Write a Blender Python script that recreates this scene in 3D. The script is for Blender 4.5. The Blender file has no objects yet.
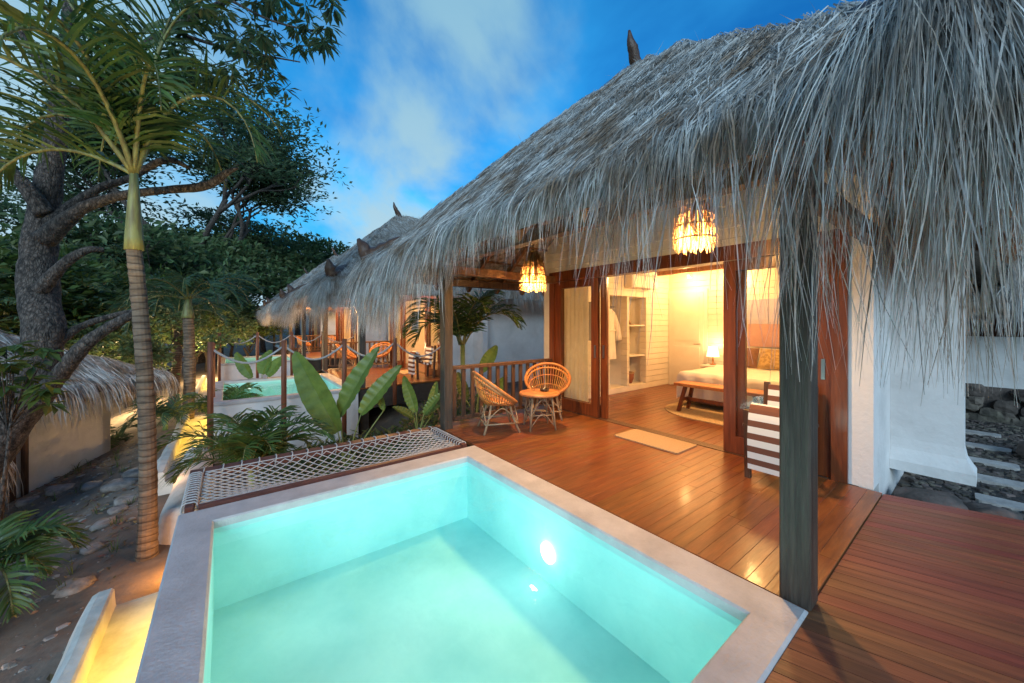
import bpy, math, random
from mathutils import Vector, noise, Matrix
R = math.radians
PI = math.pi
V = Vector
rnd = random.Random(7)
scene = bpy.context.scene
col = scene.collection

# ------------------------------------------------------------------ helpers
YAW = R(37.5); SY, CY = math.sin(YAW), math.cos(YAW)
F = 370.0; HZ = 323.0; CAMZ = 1.5

def P(px, py, d):
    """point of the place at depth d (metres along the view axis)"""
    r = (px - 512) / F
    return V((d * (SY + CY * r), d * (CY - SY * r), CAMZ + d * (HZ - py) / F))

def uni(a, b): return rnd.uniform(a, b)
def g(s): return rnd.gauss(0, s)
def lerp(a, b, t): return a + (b - a) * t
def nz(p, s=1.0): return noise.noise(V(p) * s)

def catmull(pts, n):
    pts = [V(p) for p in pts]
    q = [pts[0] * 2 - pts[1]] + pts + [pts[-1] * 2 - pts[-2]]
    out = []
    for i in range(len(pts) - 1):
        p0, p1, p2, p3 = q[i:i + 4]
        for k in range(n):
            t = k / n
            out.append(0.5 * ((2 * p1) + (p2 - p0) * t + (2 * p0 - 5 * p1 + 4 * p2 - p3) * t * t
                              + (3 * p1 - p0 - 3 * p2 + p3) * t ** 3))
    out.append(pts[-1])
    return out

def interp(vals, n):
    out = []
    for i in range(len(vals) - 1):
        for k in range(n): out.append(lerp(vals[i], vals[i + 1], k / n))
    out.append(vals[-1])
    return out

class MB:
    def __init__(s): s.v = []; s.f = []
    def quad(s, a, b, c, d):
        n = len(s.v); s.v += [tuple(a), tuple(b), tuple(c), tuple(d)]; s.f.append((n, n + 1, n + 2, n + 3))
    def poly(s, pts):
        n = len(s.v); s.v += [tuple(p) for p in pts]; s.f.append(tuple(range(n, n + len(pts))))
    def box(s, x0, x1, y0, y1, z0, z1):
        n = len(s.v)
        s.v += [(x0, y0, z0), (x1, y0, z0), (x1, y1, z0), (x0, y1, z0), (x0, y0, z1), (x1, y0, z1), (x1, y1, z1), (x0, y1, z1)]
        for f in ((0, 3, 2, 1), (4, 5, 6, 7), (0, 1, 5, 4), (1, 2, 6, 5), (2, 3, 7, 6), (3, 0, 4, 7)):
            s.f.append(tuple(n + i for i in f))
    def bbox(s, x0, x1, y0, y1, z0, z1, b=.008):
        """box with chamfered vertical and top edges"""
        pr = [(x0 + b, y0), (x1 - b, y0), (x1, y0 + b), (x1, y1 - b), (x1 - b, y1), (x0 + b, y1), (x0, y1 - b), (x0, y0 + b)]
        pin = [(lerp((x0 + x1) / 2, p[0], 1 - 2 * b / (x1 - x0)), lerp((y0 + y1) / 2, p[1], 1 - 2 * b / (y1 - y0))) for p in pr]
        n = len(s.v)
        s.v += [(p[0], p[1], z0) for p in pr] + [(p[0], p[1], z1 - b) for p in pr] + [(p[0], p[1], z1) for p in pin]
        for k in (0, 8):
            for i in range(8): j = (i + 1) % 8; s.f.append((n + k + i, n + k + j, n + k + 8 + j, n + k + 8 + i))
        s.f.append(tuple(n + 7 - i for i in range(8))); s.f.append(tuple(n + 16 + i for i in range(8)))
    def prism(s, pts, z0, z1):
        """vertical prism over a ccw polygon"""
        m = len(pts); n = len(s.v)
        s.v += [(p[0], p[1], z0) for p in pts] + [(p[0], p[1], z1) for p in pts]
        s.f.append(tuple(n + m - 1 - i for i in range(m))); s.f.append(tuple(n + m + i for i in range(m)))
        for i in range(m): j = (i + 1) % m; s.f.append((n + i, n + j, n + m + j, n + m + i))
    def slab(s, pts, off):
        """closed slab: polygon pts (3d) extruded by vector off"""
        m = len(pts); n = len(s.v); off = V(off)
        s.v += [tuple(p) for p in pts] + [tuple(V(p) + off) for p in pts]
        s.f.append(tuple(n + m - 1 - i for i in range(m))); s.f.append(tuple(n + m + i for i in range(m)))
        for i in range(m): j = (i + 1) % m; s.f.append((n + i, n + j, n + m + j, n + m + i))
    def bar(s, a, b, w, h, up=(0, 0, 1)):
        a = V(a); b = V(b); d = (b - a).normalized(); u = V(up)
        sd = d.cross(u)
        if sd.length < 1e-4: sd = d.cross(V((1, 0, 0)))
        sd.normalize(); u = sd.cross(d).normalized()
        n = len(s.v)
        for p in (a, b):
            for i, j in ((-1, -1), (1, -1), (1, 1), (-1, 1)): s.v.append(tuple(p + sd * (i * w / 2) + u * (j * h / 2)))
        for f in ((0, 1, 2, 3), (7, 6, 5, 4), (0, 4, 5, 1), (1, 5, 6, 2), (2, 6, 7, 3), (3, 7, 4, 0)): s.f.append(tuple(n + i for i in f))
    def tube(s, pts, rad, sides=8, closed=False, bumpy=0, cap=True):
        pts = [V(p) for p in pts]; m = len(pts)
        if not isinstance(rad, (list, tuple)): rad = [rad] * m
        n = len(s.v); ref = None
        for i, p in enumerate(pts):
            if closed: d = pts[(i + 1) % m] - pts[i - 1]
            else: d = pts[min(i + 1, m - 1)] - pts[max(i - 1, 0)]
            if d.length < 1e-9: d = V((0, 0, 1))
            d.normalize()
            if ref is None:
                ref = d.cross(V((0, 0, 1)))
                if ref.length < .1: ref = d.cross(V((1, 0, 0)))
            ref = (ref - d * ref.dot(d)).normalized(); bi = d.cross(ref)
            for k in range(sides):
                a = 2 * PI * k / sides
                q = ref * math.cos(a) + bi * math.sin(a); rr = rad[i]
                if bumpy: rr *= 1 + bumpy * (nz((p + q * rr), 2.2 / max(rad[i], .05) * .25) + .6 * nz(p + q * rr, 5))
                s.v.append(tuple(p + q * rr))
        for i in range(m if closed else m - 1):
            j = (i + 1) % m
            for k in range(sides):
                l = (k + 1) % sides
                s.f.append((n + i * sides + k, n + i * sides + l, n + j * sides + l, n + j * sides + k))
        if cap and not closed:
            s.f.append(tuple(n + sides - 1 - k for k in range(sides)))
            s.f.append(tuple(n + (m - 1) * sides + k for k in range(sides)))
    def lathe(s, prof, c, n=24):
        c = V(c); b = len(s.v); m = len(prof)
        for r_, z in prof:
            for k in range(n):
                a = 2 * PI * k / n; s.v.append((c.x + r_ * math.cos(a), c.y + r_ * math.sin(a), c.z + z))
        for i in range(m - 1):
            for k in range(n):
                l = (k + 1) % n; s.f.append((b + i * n + k, b + i * n + l, b + (i + 1) * n + l, b + (i + 1) * n + k))
        s.f.append(tuple(b + n - 1 - k for k in range(n))); s.f.append(tuple(b + (m - 1) * n + k for k in range(n)))
    def grid(s, fn, nu, nv):
        b = len(s.v)
        for i in range(nu + 1):
            for j in range(nv + 1): s.v.append(tuple(fn(i / nu, j / nv)))
        for i in range(nu):
            for j in range(nv):
                a = b + i * (nv + 1) + j; s.f.append((a, a + nv + 1, a + nv + 2, a + 1))
    def ribbon(s, pts, w0, w1, side, wm=None):
        b = len(s.v); m = len(pts); side = V(side)
        for i, p in enumerate(pts):
            t = i / (m - 1)
            w = lerp(w0, w1, t) if wm is None else (lerp(w0, wm, t * 2) if t < .5 else lerp(wm, w1, t * 2 - 1))
            s.v.append(tuple(p - side * w * .5)); s.v.append(tuple(p + side * w * .5))
        for i in range(m - 1):
            a = b + 2 * i; s.f.append((a, a + 1, a + 3, a + 2))
    def leaf(s, p, d, nrm, L, W):
        d = d.normalized(); sd = d.cross(nrm)
        if sd.length < 1e-3: sd = d.cross(V((.3, .5, .8)))
        sd.normalize(); b = len(s.v); up = sd.cross(d)
        s.v += [tuple(p), tuple(p + d * L * .45 + sd * W * .5 + up * W * .12), tuple(p + d * L - up * L * .08), tuple(p + d * L * .45 - sd * W * .5 + up * W * .12)]
        s.f.append((b, b + 1, b + 2, b + 3))
    def build(s, name, mat, parent=None, smooth=False):
        me = bpy.data.meshes.new(name)
        o = bpy.data.objects.new(name, me); col.objects.link(o)
        off = V((0, 0, 0)); q = parent
        while q is not None: off += q.location; q = q.parent
        me.from_pydata([(v[0] - off.x, v[1] - off.y, v[2] - off.z) for v in s.v], [], s.f)
        me.materials.append(mat)
        if smooth: me.polygons.foreach_set('use_smooth', [True] * len(me.polygons))
        me.update()
        if parent is not None: o.parent = parent
        return o

def tag(o, label=None, cat=None, group=None, kind=None):
    if label: o['label'] = label
    if cat: o['category'] = cat
    if group: o['group'] = group
    if kind: o['kind'] = kind
    return o
def empty(name, loc, label, cat, group=None):
    o = bpy.data.objects.new(name, None); col.objects.link(o); o.location = loc; o.empty_display_size = .2
    return tag(o, label, cat, group)
def copy_tree(o, parent=None):
    c = o.copy(); col.objects.link(c)
    if parent is not None: c.parent = parent
    for ch in list(o.children): copy_tree(ch, c)
    return c
def dup(o, off, label, rz=None, scale=None):
    c = copy_tree(o); c.location = o.location + V(off); c['label'] = label
    if rz is not None: c.rotation_euler.z = rz
    if scale: c.scale = (scale,) * 3
    return c
def lamp(name, loc, w, colr, rad=.06, parent=None):
    l = bpy.data.lights.new(name, 'POINT'); l.energy = w; l.color = colr; l.shadow_soft_size = rad
    o = bpy.data.objects.new(name, l); col.objects.link(o); o.location = loc
    return o

# ------------------------------------------------------------------ materials
def mat(name, c1, c2=None, rough=.6, scale=6, stretch=(1, 1, 1), bump=0, bscale=None, island=0, rot=0, metal=0, trans=0, spec=.5, coat=0, emit=None, estr=0, detail=5, contrast=(.35, .65)):
    m = bpy.data.materials.new(name); m.use_nodes = True; nt = m.node_tree; N = nt.nodes; L = nt.links
    b = N['Principled BSDF']; out = N['Material Output']
    b.inputs['Roughness'].default_value = rough; b.inputs['Metallic'].default_value = metal
    b.inputs['Specular IOR Level'].default_value = spec; b.inputs['Coat Weight'].default_value = coat; b.inputs['Coat Roughness'].default_value = .12
    c2 = c2 or tuple(x * .8 for x in c1)
    tc = N.new('ShaderNodeTexCoord'); mp = N.new('ShaderNodeMapping'); mp.inputs['Scale'].default_value = stretch
    if rot:
        m0 = N.new('ShaderNodeMapping'); m0.inputs['Rotation'].default_value = (0, 0, rot); L.new(tc.outputs['Object'], m0.inputs[0]); L.new(m0.outputs[0], mp.inputs[0])
    else: L.new(tc.outputs['Object'], mp.inputs[0])
    n1 = N.new('ShaderNodeTexNoise'); n1.inputs['Scale'].default_value = scale; n1.inputs['Detail'].default_value = detail; n1.inputs['Roughness'].default_value = .62
    L.new(mp.outputs[0], n1.inputs['Vector'])
    cr = N.new('ShaderNodeValToRGB'); cr.color_ramp.elements[0].position = contrast[0]; cr.color_ramp.elements[1].position = contrast[1]
    cr.color_ramp.elements[0].color = (*c2, 1); cr.color_ramp.elements[1].color = (*c1, 1)
    L.new(n1.outputs['Fac'], cr.inputs[0]); csock = cr.outputs[0]
    if island:
        ge = N.new('ShaderNodeNewGeometry'); hs = N.new('ShaderNodeHueSaturation')
        mr = N.new('ShaderNodeMapRange'); mr.inputs['To Min'].default_value = 1 - island; mr.inputs['To Max'].default_value = 1 + island
        L.new(ge.outputs['Random Per Island'], mr.inputs['Value']); L.new(mr.outputs[0], hs.inputs['Value'])
        mr2 = N.new('ShaderNodeMath'); mr2.operation = 'MULTIPLY'; mr2.inputs[1].default_value = 7.31
        fr = N.new('ShaderNodeMath'); fr.operation = 'FRACT'; L.new(ge.outputs['Random Per Island'], mr2.inputs[0]); L.new(mr2.outputs[0], fr.inputs[0])
        mr3 = N.new('ShaderNodeMapRange'); hv = .004 if name == 'straw' else .03 * island / .3; mr3.inputs['To Min'].default_value = .5 - hv; mr3.inputs['To Max'].default_value = .5 + hv
        L.new(fr.outputs[0], mr3.inputs['Value']); L.new(mr3.outputs[0], hs.inputs['Hue'])
        L.new(csock, hs.inputs['Color']); csock = hs.outputs[0]
    L.new(csock, b.inputs['Base Color'])
    if bump:
        n2 = N.new('ShaderNodeTexNoise'); n2.inputs['Scale'].default_value = bscale or scale * 3; n2.inputs['Detail'].default_value = 6
        L.new(mp.outputs[0], n2.inputs['Vector'])
        bp = N.new('ShaderNodeBump'); bp.inputs['Strength'].default_value = bump; bp.inputs['Distance'].default_value = .02
        L.new(n2.outputs['Fac'], bp.inputs['Height']); L.new(bp.outputs[0], b.inputs['Normal'])
    if trans:
        tl = N.new('ShaderNodeBsdfTranslucent'); mx = N.new('ShaderNodeMixShader'); mx.inputs[0].default_value = trans
        L.new(csock, tl.inputs['Color']); L.new(b.outputs[0], mx.inputs[1]); L.new(tl.outputs[0], mx.inputs[2]); L.new(mx.outputs[0], out.inputs['Surface'])
    if emit:
        b.inputs['Emission Color'].default_value = (*emit, 1); b.inputs['Emission Strength'].default_value = estr
    m['bsdf'] = 1
    return m

def clapboard(name, c1, pitch=.13, axis='Z', rough=.55):
    m = mat(name, c1, tuple(x * .9 for x in c1), rough, scale=2.5)
    nt = m.node_tree; N = nt.nodes; L = nt.links; b = N['Principled BSDF']
    tc = N.new('ShaderNodeTexCoord'); sx = N.new('ShaderNodeSeparateXYZ'); L.new(tc.outputs['Object'], sx.inputs[0])
    d = N.new('ShaderNodeMath'); d.operation = 'DIVIDE'; d.inputs[1].default_value = pitch; L.new(sx.outputs[axis], d.inputs[0])
    fr = N.new('ShaderNodeMath'); fr.operation = 'FRACT'; L.new(d.outputs[0], fr.inputs[0])
    cr = N.new('ShaderNodeValToRGB'); e = cr.color_ramp.elements; e[0].position = 0; e[0].color = (0, 0, 0, 1); e[1].position = .09; e[1].color = (1, 1, 1, 1)
    L.new(fr.outputs[0], cr.inputs[0])
    bp = N.new('ShaderNodeBump'); bp.inputs['Strength'].default_value = .8; bp.inputs['Distance'].default_value = .012
    L.new(cr.outputs[0], bp.inputs['Height']); L.new(bp.outputs[0], b.inputs['Normal'])
    return m

def ringed(m, pitch):
    nt = m.node_tree; N = nt.nodes; L = nt.links; b = N['Principled BSDF']; src = b.inputs['Base Color'].links[0].from_socket
    tc = N.new('ShaderNodeTexCoord'); sx = N.new('ShaderNodeSeparateXYZ'); L.new(tc.outputs['Object'], sx.inputs[0])
    nn = N.new('ShaderNodeTexNoise'); nn.inputs['Scale'].default_value = 2.5; L.new(tc.outputs['Object'], nn.inputs['Vector'])
    ml = N.new('ShaderNodeMath'); ml.operation = 'MULTIPLY_ADD'; ml.inputs[1].default_value = .12; L.new(nn.outputs['Fac'], ml.inputs[0]); L.new(sx.outputs['Z'], ml.inputs[2])
    d = N.new('ShaderNodeMath'); d.operation = 'DIVIDE'; d.inputs[1].default_value = pitch; L.new(ml.outputs[0], d.inputs[0])
    fr = N.new('ShaderNodeMath'); fr.operation = 'FRACT'; L.new(d.outputs[0], fr.inputs[0])
    cr = N.new('ShaderNodeValToRGB'); e = cr.color_ramp.elements; e[0].position = 0; e[0].color = (.25, .2, .17, 1); e[1].position = .3; e[1].color = (1, 1, 1, 1)
    L.new(fr.outputs[0], cr.inputs[0])
    mx = N.new('ShaderNodeMixRGB'); mx.blend_type = 'MULTIPLY'; mx.inputs[0].default_value = 1; L.new(src, mx.inputs[1]); L.new(cr.outputs[0], mx.inputs[2]); L.new(mx.outputs[0], b.inputs['Base Color'])
def fres_mix(name, tint, rough=.0, ior=1.33, wave=0, wscale=3):
    m = bpy.data.materials.new(name); m.use_nodes = True; nt = m.node_tree; N = nt.nodes; L = nt.links
    N.remove(N['Principled BSDF']); out = N['Material Output']
    tr = N.new('ShaderNodeBsdfTransparent'); tr.inputs[0].default_value = (*tint, 1)
    gl = N.new('ShaderNodeBsdfGlossy'); gl.inputs['Roughness'].default_value = rough
    fr = N.new('ShaderNodeFresnel'); fr.inputs['IOR'].default_value = ior
    mx = N.new('ShaderNodeMixShader')
    gm = N.new('ShaderNodeNewGeometry'); iv = N.new('ShaderNodeMath'); iv.operation = 'SUBTRACT'; iv.inputs[0].default_value = 1; L.new(gm.outputs['Backfacing'], iv.inputs[1])
    pm = N.new('ShaderNodeMath'); pm.operation = 'MULTIPLY'; L.new(fr.outputs[0], pm.inputs[0]); L.new(iv.outputs[0], pm.inputs[1])
    L.new(pm.outputs[0], mx.inputs[0]); L.new(tr.outputs[0], mx.inputs[1]); L.new(gl.outputs[0], mx.inputs[2]); L.new(mx.outputs[0], out.inputs['Surface'])
    if wave:
        tc = N.new('ShaderNodeTexCoord'); n = N.new('ShaderNodeTexNoise'); n.inputs['Scale'].default_value = wscale; n.inputs['Detail'].default_value = 2
        L.new(tc.outputs['Object'], n.inputs['Vector'])
        bp = N.new('ShaderNodeBump'); bp.inputs['Strength'].default_value = wave; bp.inputs['Distance'].default_value = .02
        L.new(n.outputs['Fac'], bp.inputs['Height']); L.new(bp.outputs[0], gl.inputs['Normal']); L.new(bp.outputs[0], fr.inputs['Normal'])
    return m

def emis(name, c, s):
    m = bpy.data.materials.new(name); m.use_nodes = True; N = m.node_tree.nodes
    b = N['Principled BSDF']; b.inputs['Base Color'].default_value = (*c, 1)
    b.inputs['Emission Color'].default_value = (*c, 1); b.inputs['Emission Strength'].default_value = s
    return m

M = {}
M['straw'] = mat('straw', (.56, .545, .52), (.28, .19, .125), .8, 3.2, contrast=(.36, .56), island=.5, trans=.3)
M['straw_base'] = mat('straw_base', (.44, .38, .32), (.16, .13, .10), .9, 14, stretch=(1, 1, .35), bump=.9, bscale=40)
M['straw_warm'] = mat('straw_warm', (.42, .28, .14), (.30, .19, .09), .7, 9, island=.4, trans=.4)
M['dark_wood'] = mat('dark_wood', (.12, .06, .035), (.05, .025, .016), .45, 5, stretch=(6, 6, .5), bump=.35, bscale=20)
M['post_wood'] = mat('post_wood', (.085, .062, .045), (.035, .024, .018), .45, 4, stretch=(9, 9, .6), bump=.5, bscale=14)
M['red_wood'] = mat('red_wood', (.20, .055, .018), (.10, .026, .009), .32, 4, stretch=(7, 7, .5), bump=.12, bscale=16, coat=.2)
M['rafter_wood'] = mat('rafter_wood', (.26, .13, .06), (.13, .06, .03), .55, 4, stretch=(3, 3, 3), bump=.3)
M['deck'] = mat('deck', (.225, .074, .022), (.125, .038, .012), .34, 3.0, stretch=(.8, 7, 3), island=.10, detail=8, bump=.10, bscale=9, coat=.12)
M['deck_red'] = mat('deck_red', (.20, .070, .036), (.11, .036, .019), .48, 3.5, stretch=(.6, 9, 3), rot=R(72.5), island=.16, bump=.15, bscale=14)
M['under'] = mat('under', (.05, .04, .03), (.03, .02, .015), .9)
M['plaster'] = mat('plaster', (.74, .71, .69), (.56, .53, .51), .75, 1.6, bump=.25, bscale=26, contrast=(.25, .55), detail=10)
M['plaster_old'] = mat('plaster_old', (.70, .65, .58), (.50, .45, .38), .85, 4, bump=.4, bscale=14, contrast=(.3, .6))
M['clap'] = clapboard('clap', (.78, .73, .63))
M['ceil'] = clapboard('ceil', (.50, .34, .18), .18, 'Y')
M['coping'] = mat('coping', (.53, .51, .51), (.36, .345, .35), .55, 3.2, bump=.3, bscale=55, contrast=(.28, .6), detail=10)
M['pool'] = mat('pool', (.47, .78, .73), (.31, .64, .61), .6, 1.5, bump=.10, bscale=26, contrast=(.30, .68), detail=9)
M['water'] = fres_mix('water', (.74, .96, .95), .01, 1.33, .22, 5)
M['glass'] = fres_mix('glass', (.96, .97, .96), .0, 1.45)
M['white_paint'] = mat('white_paint', (.80, .77, .70), (.74, .70, .63), .5, 3)
M['linen'] = mat('linen', (.85, .83, .80), (.78, .76, .72), .9, 5, bump=.3, bscale=25)
M['gauze'] = mat('gauze', (.80, .76, .68), (.72, .68, .60), .9, 6, trans=.45)
M['mat_tan'] = mat('mat_tan', (.50, .36, .22), (.38, .26, .15), .95, 60, bump=.5, bscale=150)
M['rug'] = mat('rug', (.55, .42, .26), (.42, .31, .18), .95, 40, bump=.5, bscale=120)
M['rattan'] = mat('rattan', (.52, .25, .08), (.34, .14, .04), .45, 14, island=.2)
M['rattan_grey'] = mat('rattan_grey', (.40, .27, .16), (.26, .16, .09), .5, 14)
M['cushion'] = mat('cushion', (.42, .15, .06), (.30, .10, .04), .85, 8)
M['brown_cloth'] = mat('brown_cloth', (.22, .08, .05), (.15, .05, .03), .9, 8)
M['pillow_tan'] = mat('pillow_tan', (.50, .34, .14), (.34, .22, .08), .9, 22, contrast=(.45, .55))
M['pillow_brown'] = mat('pillow_brown', (.26, .13, .07), (.18, .09, .05), .9, 12)
M['pink'] = mat('pink', (.60, .36, .32), (.52, .30, .27), .9, 5)
M['lav'] = mat('lav', (.55, .50, .62), (.46, .42, .54), .9, 5)
M['rope'] = mat('rope', (.52, .50, .49), (.36, .345, .34), .8, 60, bump=.4, bscale=120)
M['net_beam'] = mat('net_beam', (.15, .05, .035), (.09, .028, .02), .5, 5, stretch=(1, 8, 8), bump=.2)
M['post_red'] = mat('post_red', (.26, .09, .045), (.15, .05, .025), .55, 5, stretch=(6, 6, .6), bump=.25)
M['bark'] = mat('bark', (.17, .13, .11), (.03, .023, .02), .95, 22, stretch=(1, 1, .6), bump=.6, bscale=40, contrast=(.38, .62), detail=9)
def crackle(m, scale, stretch):
    nt = m.node_tree; N = nt.nodes; L = nt.links; b = N['Principled BSDF']; src = b.inputs['Base Color'].links[0].from_socket
    tc = N.new('ShaderNodeTexCoord'); mp = N.new('ShaderNodeMapping'); mp.inputs['Scale'].default_value = stretch; L.new(tc.outputs['Object'], mp.inputs[0])
    nn = N.new('ShaderNodeTexNoise'); nn.inputs['Scale'].default_value = 6; L.new(mp.outputs[0], nn.inputs['Vector'])
    ad = N.new('ShaderNodeMixRGB'); ad.blend_type = 'ADD'; ad.inputs[0].default_value = .12; L.new(mp.outputs[0], ad.inputs[1]); L.new(nn.outputs['Color'], ad.inputs[2])
    vo = N.new('ShaderNodeTexVoronoi'); vo.feature = 'DISTANCE_TO_EDGE'; vo.inputs['Scale'].default_value = scale; L.new(ad.outputs[0], vo.inputs['Vector'])
    cr = N.new('ShaderNodeValToRGB'); e = cr.color_ramp.elements; e[0].position = .0; e[0].color = (.42, .40, .38, 1); e[1].position = .22; e[1].color = (1, 1, 1, 1); L.new(vo.outputs['Distance'], cr.inputs[0])
    mx = N.new('ShaderNodeMixRGB'); mx.blend_type = 'MULTIPLY'; mx.inputs[0].default_value = 1; L.new(src, mx.inputs[1]); L.new(cr.outputs[0], mx.inputs[2]); L.new(mx.outputs[0], b.inputs['Base Color'])
    bp = N.new('ShaderNodeBump'); bp.inputs['Strength'].default_value = .8; bp.inputs['Distance'].default_value = .012
    old = b.inputs['Normal'].links[0].from_socket; L.new(old, bp.inputs['Normal']); L.new(cr.outputs[0], bp.inputs['Height']); L.new(bp.outputs[0], b.inputs['Normal'])
crackle(M['bark'], 34, (1, 1, .42))
M['palm_bark'] = mat('palm_bark', (.22, .155, .105), (.09, .06, .04), .85, 5, stretch=(1, 1, 3), bump=.5, bscale=10)
ringed(M['palm_bark'], .075)
M['crownshaft'] = mat('crownshaft', (.25, .25, .085), (.15, .125, .045), .55, 5, stretch=(5, 5, .5), contrast=(.4, .6))
M['frond'] = mat('frond', (.10, .16, .035), (.055, .10, .026), .45, 5, island=.3, trans=.35)
M['frond_dk'] = mat('frond_dk', (.07, .12, .05), (.04, .08, .035), .45, 5, island=.3, trans=.3)
M['leaf'] = mat('leaf', (.14, .19, .07), (.09, .135, .05), .5, 3, island=.45, trans=.5)
M['leaf_teal'] = mat('leaf_teal', (.13, .185, .085), (.085, .13, .06), .5, 3, island=.45, trans=.6)
M['leaf_lit_tint'] = mat('leaf_lit_tint', (.11, .15, .030), (.07, .10, .020), .45, 3, island=.3, trans=.4)  # warm light on the leaves put into a yellower base colour
M['paddle'] = mat('paddle', (.17, .26, .055), (.11, .18, .04), .38, 6, trans=.35)
M['stem'] = mat('stem', (.22, .26, .07), (.14, .17, .05), .5, 5)
M['soil'] = mat('soil', (.23, .175, .135), (.085, .064, .050), .95, 1.6, bump=1.0, bscale=9, contrast=(.3, .7), detail=9)
M['gravel'] = mat('gravel', (.07, .06, .055), (.02, .018, .017), .9, 60, bump=1.0, bscale=70)
M['stone'] = mat('stone', (.30, .27, .24), (.12, .105, .09), .85, 7, bump=.7, bscale=18, island=.35)
M['pale_stone'] = mat('pale_stone', (.50, .47, .44), (.36, .33, .31), .8, 8, bump=.4, bscale=30)
M['rock_dk'] = mat('rock_dk', (.15, .12, .10), (.05, .042, .036), .9, 6, bump=.8, bscale=16, island=.4)
M['hill'] = mat('hill', (.035, .06, .035), (.02, .04, .025), .95, .4)
M['bulb'] = emis('bulb', (1, .60, .22), 8)
M['lampshade'] = emis('lampshade', (1, .70, .34), 2.2)
M['strip'] = emis('strip', (1, .62, .06), 3)
M['poollamp'] = emis('poollamp', (.92, 1, .95), 3)
M['steel'] = mat('steel', (.5, .5, .5), (.4, .4, .4), .3, 5, metal=1)
M['bottle'] = mat('bottle', (.05, .03, .02), (.03, .02, .01), .15, 5)

def stripes(name):
    m = mat(name, (.7, .68, .64), (.62, .6, .56), .9, 30)
    nt = m.node_tree; N = nt.nodes; L = nt.links; b = N['Principled BSDF']
    at = N.new('ShaderNodeUVMap'); sx = N.new('ShaderNodeSeparateXYZ'); L.new(at.outputs[0], sx.inputs[0])
    fr = N.new('ShaderNodeMath'); fr.operation = 'FRACT'; L.new(sx.outputs['Y'], fr.inputs[0])
    gt = N.new('ShaderNodeMath'); gt.operation = 'GREATER_THAN'; gt.inputs[1].default_value = .52; L.new(fr.outputs[0], gt.inputs[0])
    mx = N.new('ShaderNodeMixRGB'); mx.inputs[1].default_value = (.74, .71, .66, 1); mx.inputs[2].default_value = (.16, .06, .035, 1)
    L.new(gt.outputs[0], mx.inputs[0]); L.new(mx.outputs[0], b.inputs['Base Color'])
    return m
M['stripes'] = stripes('stripes')

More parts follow.
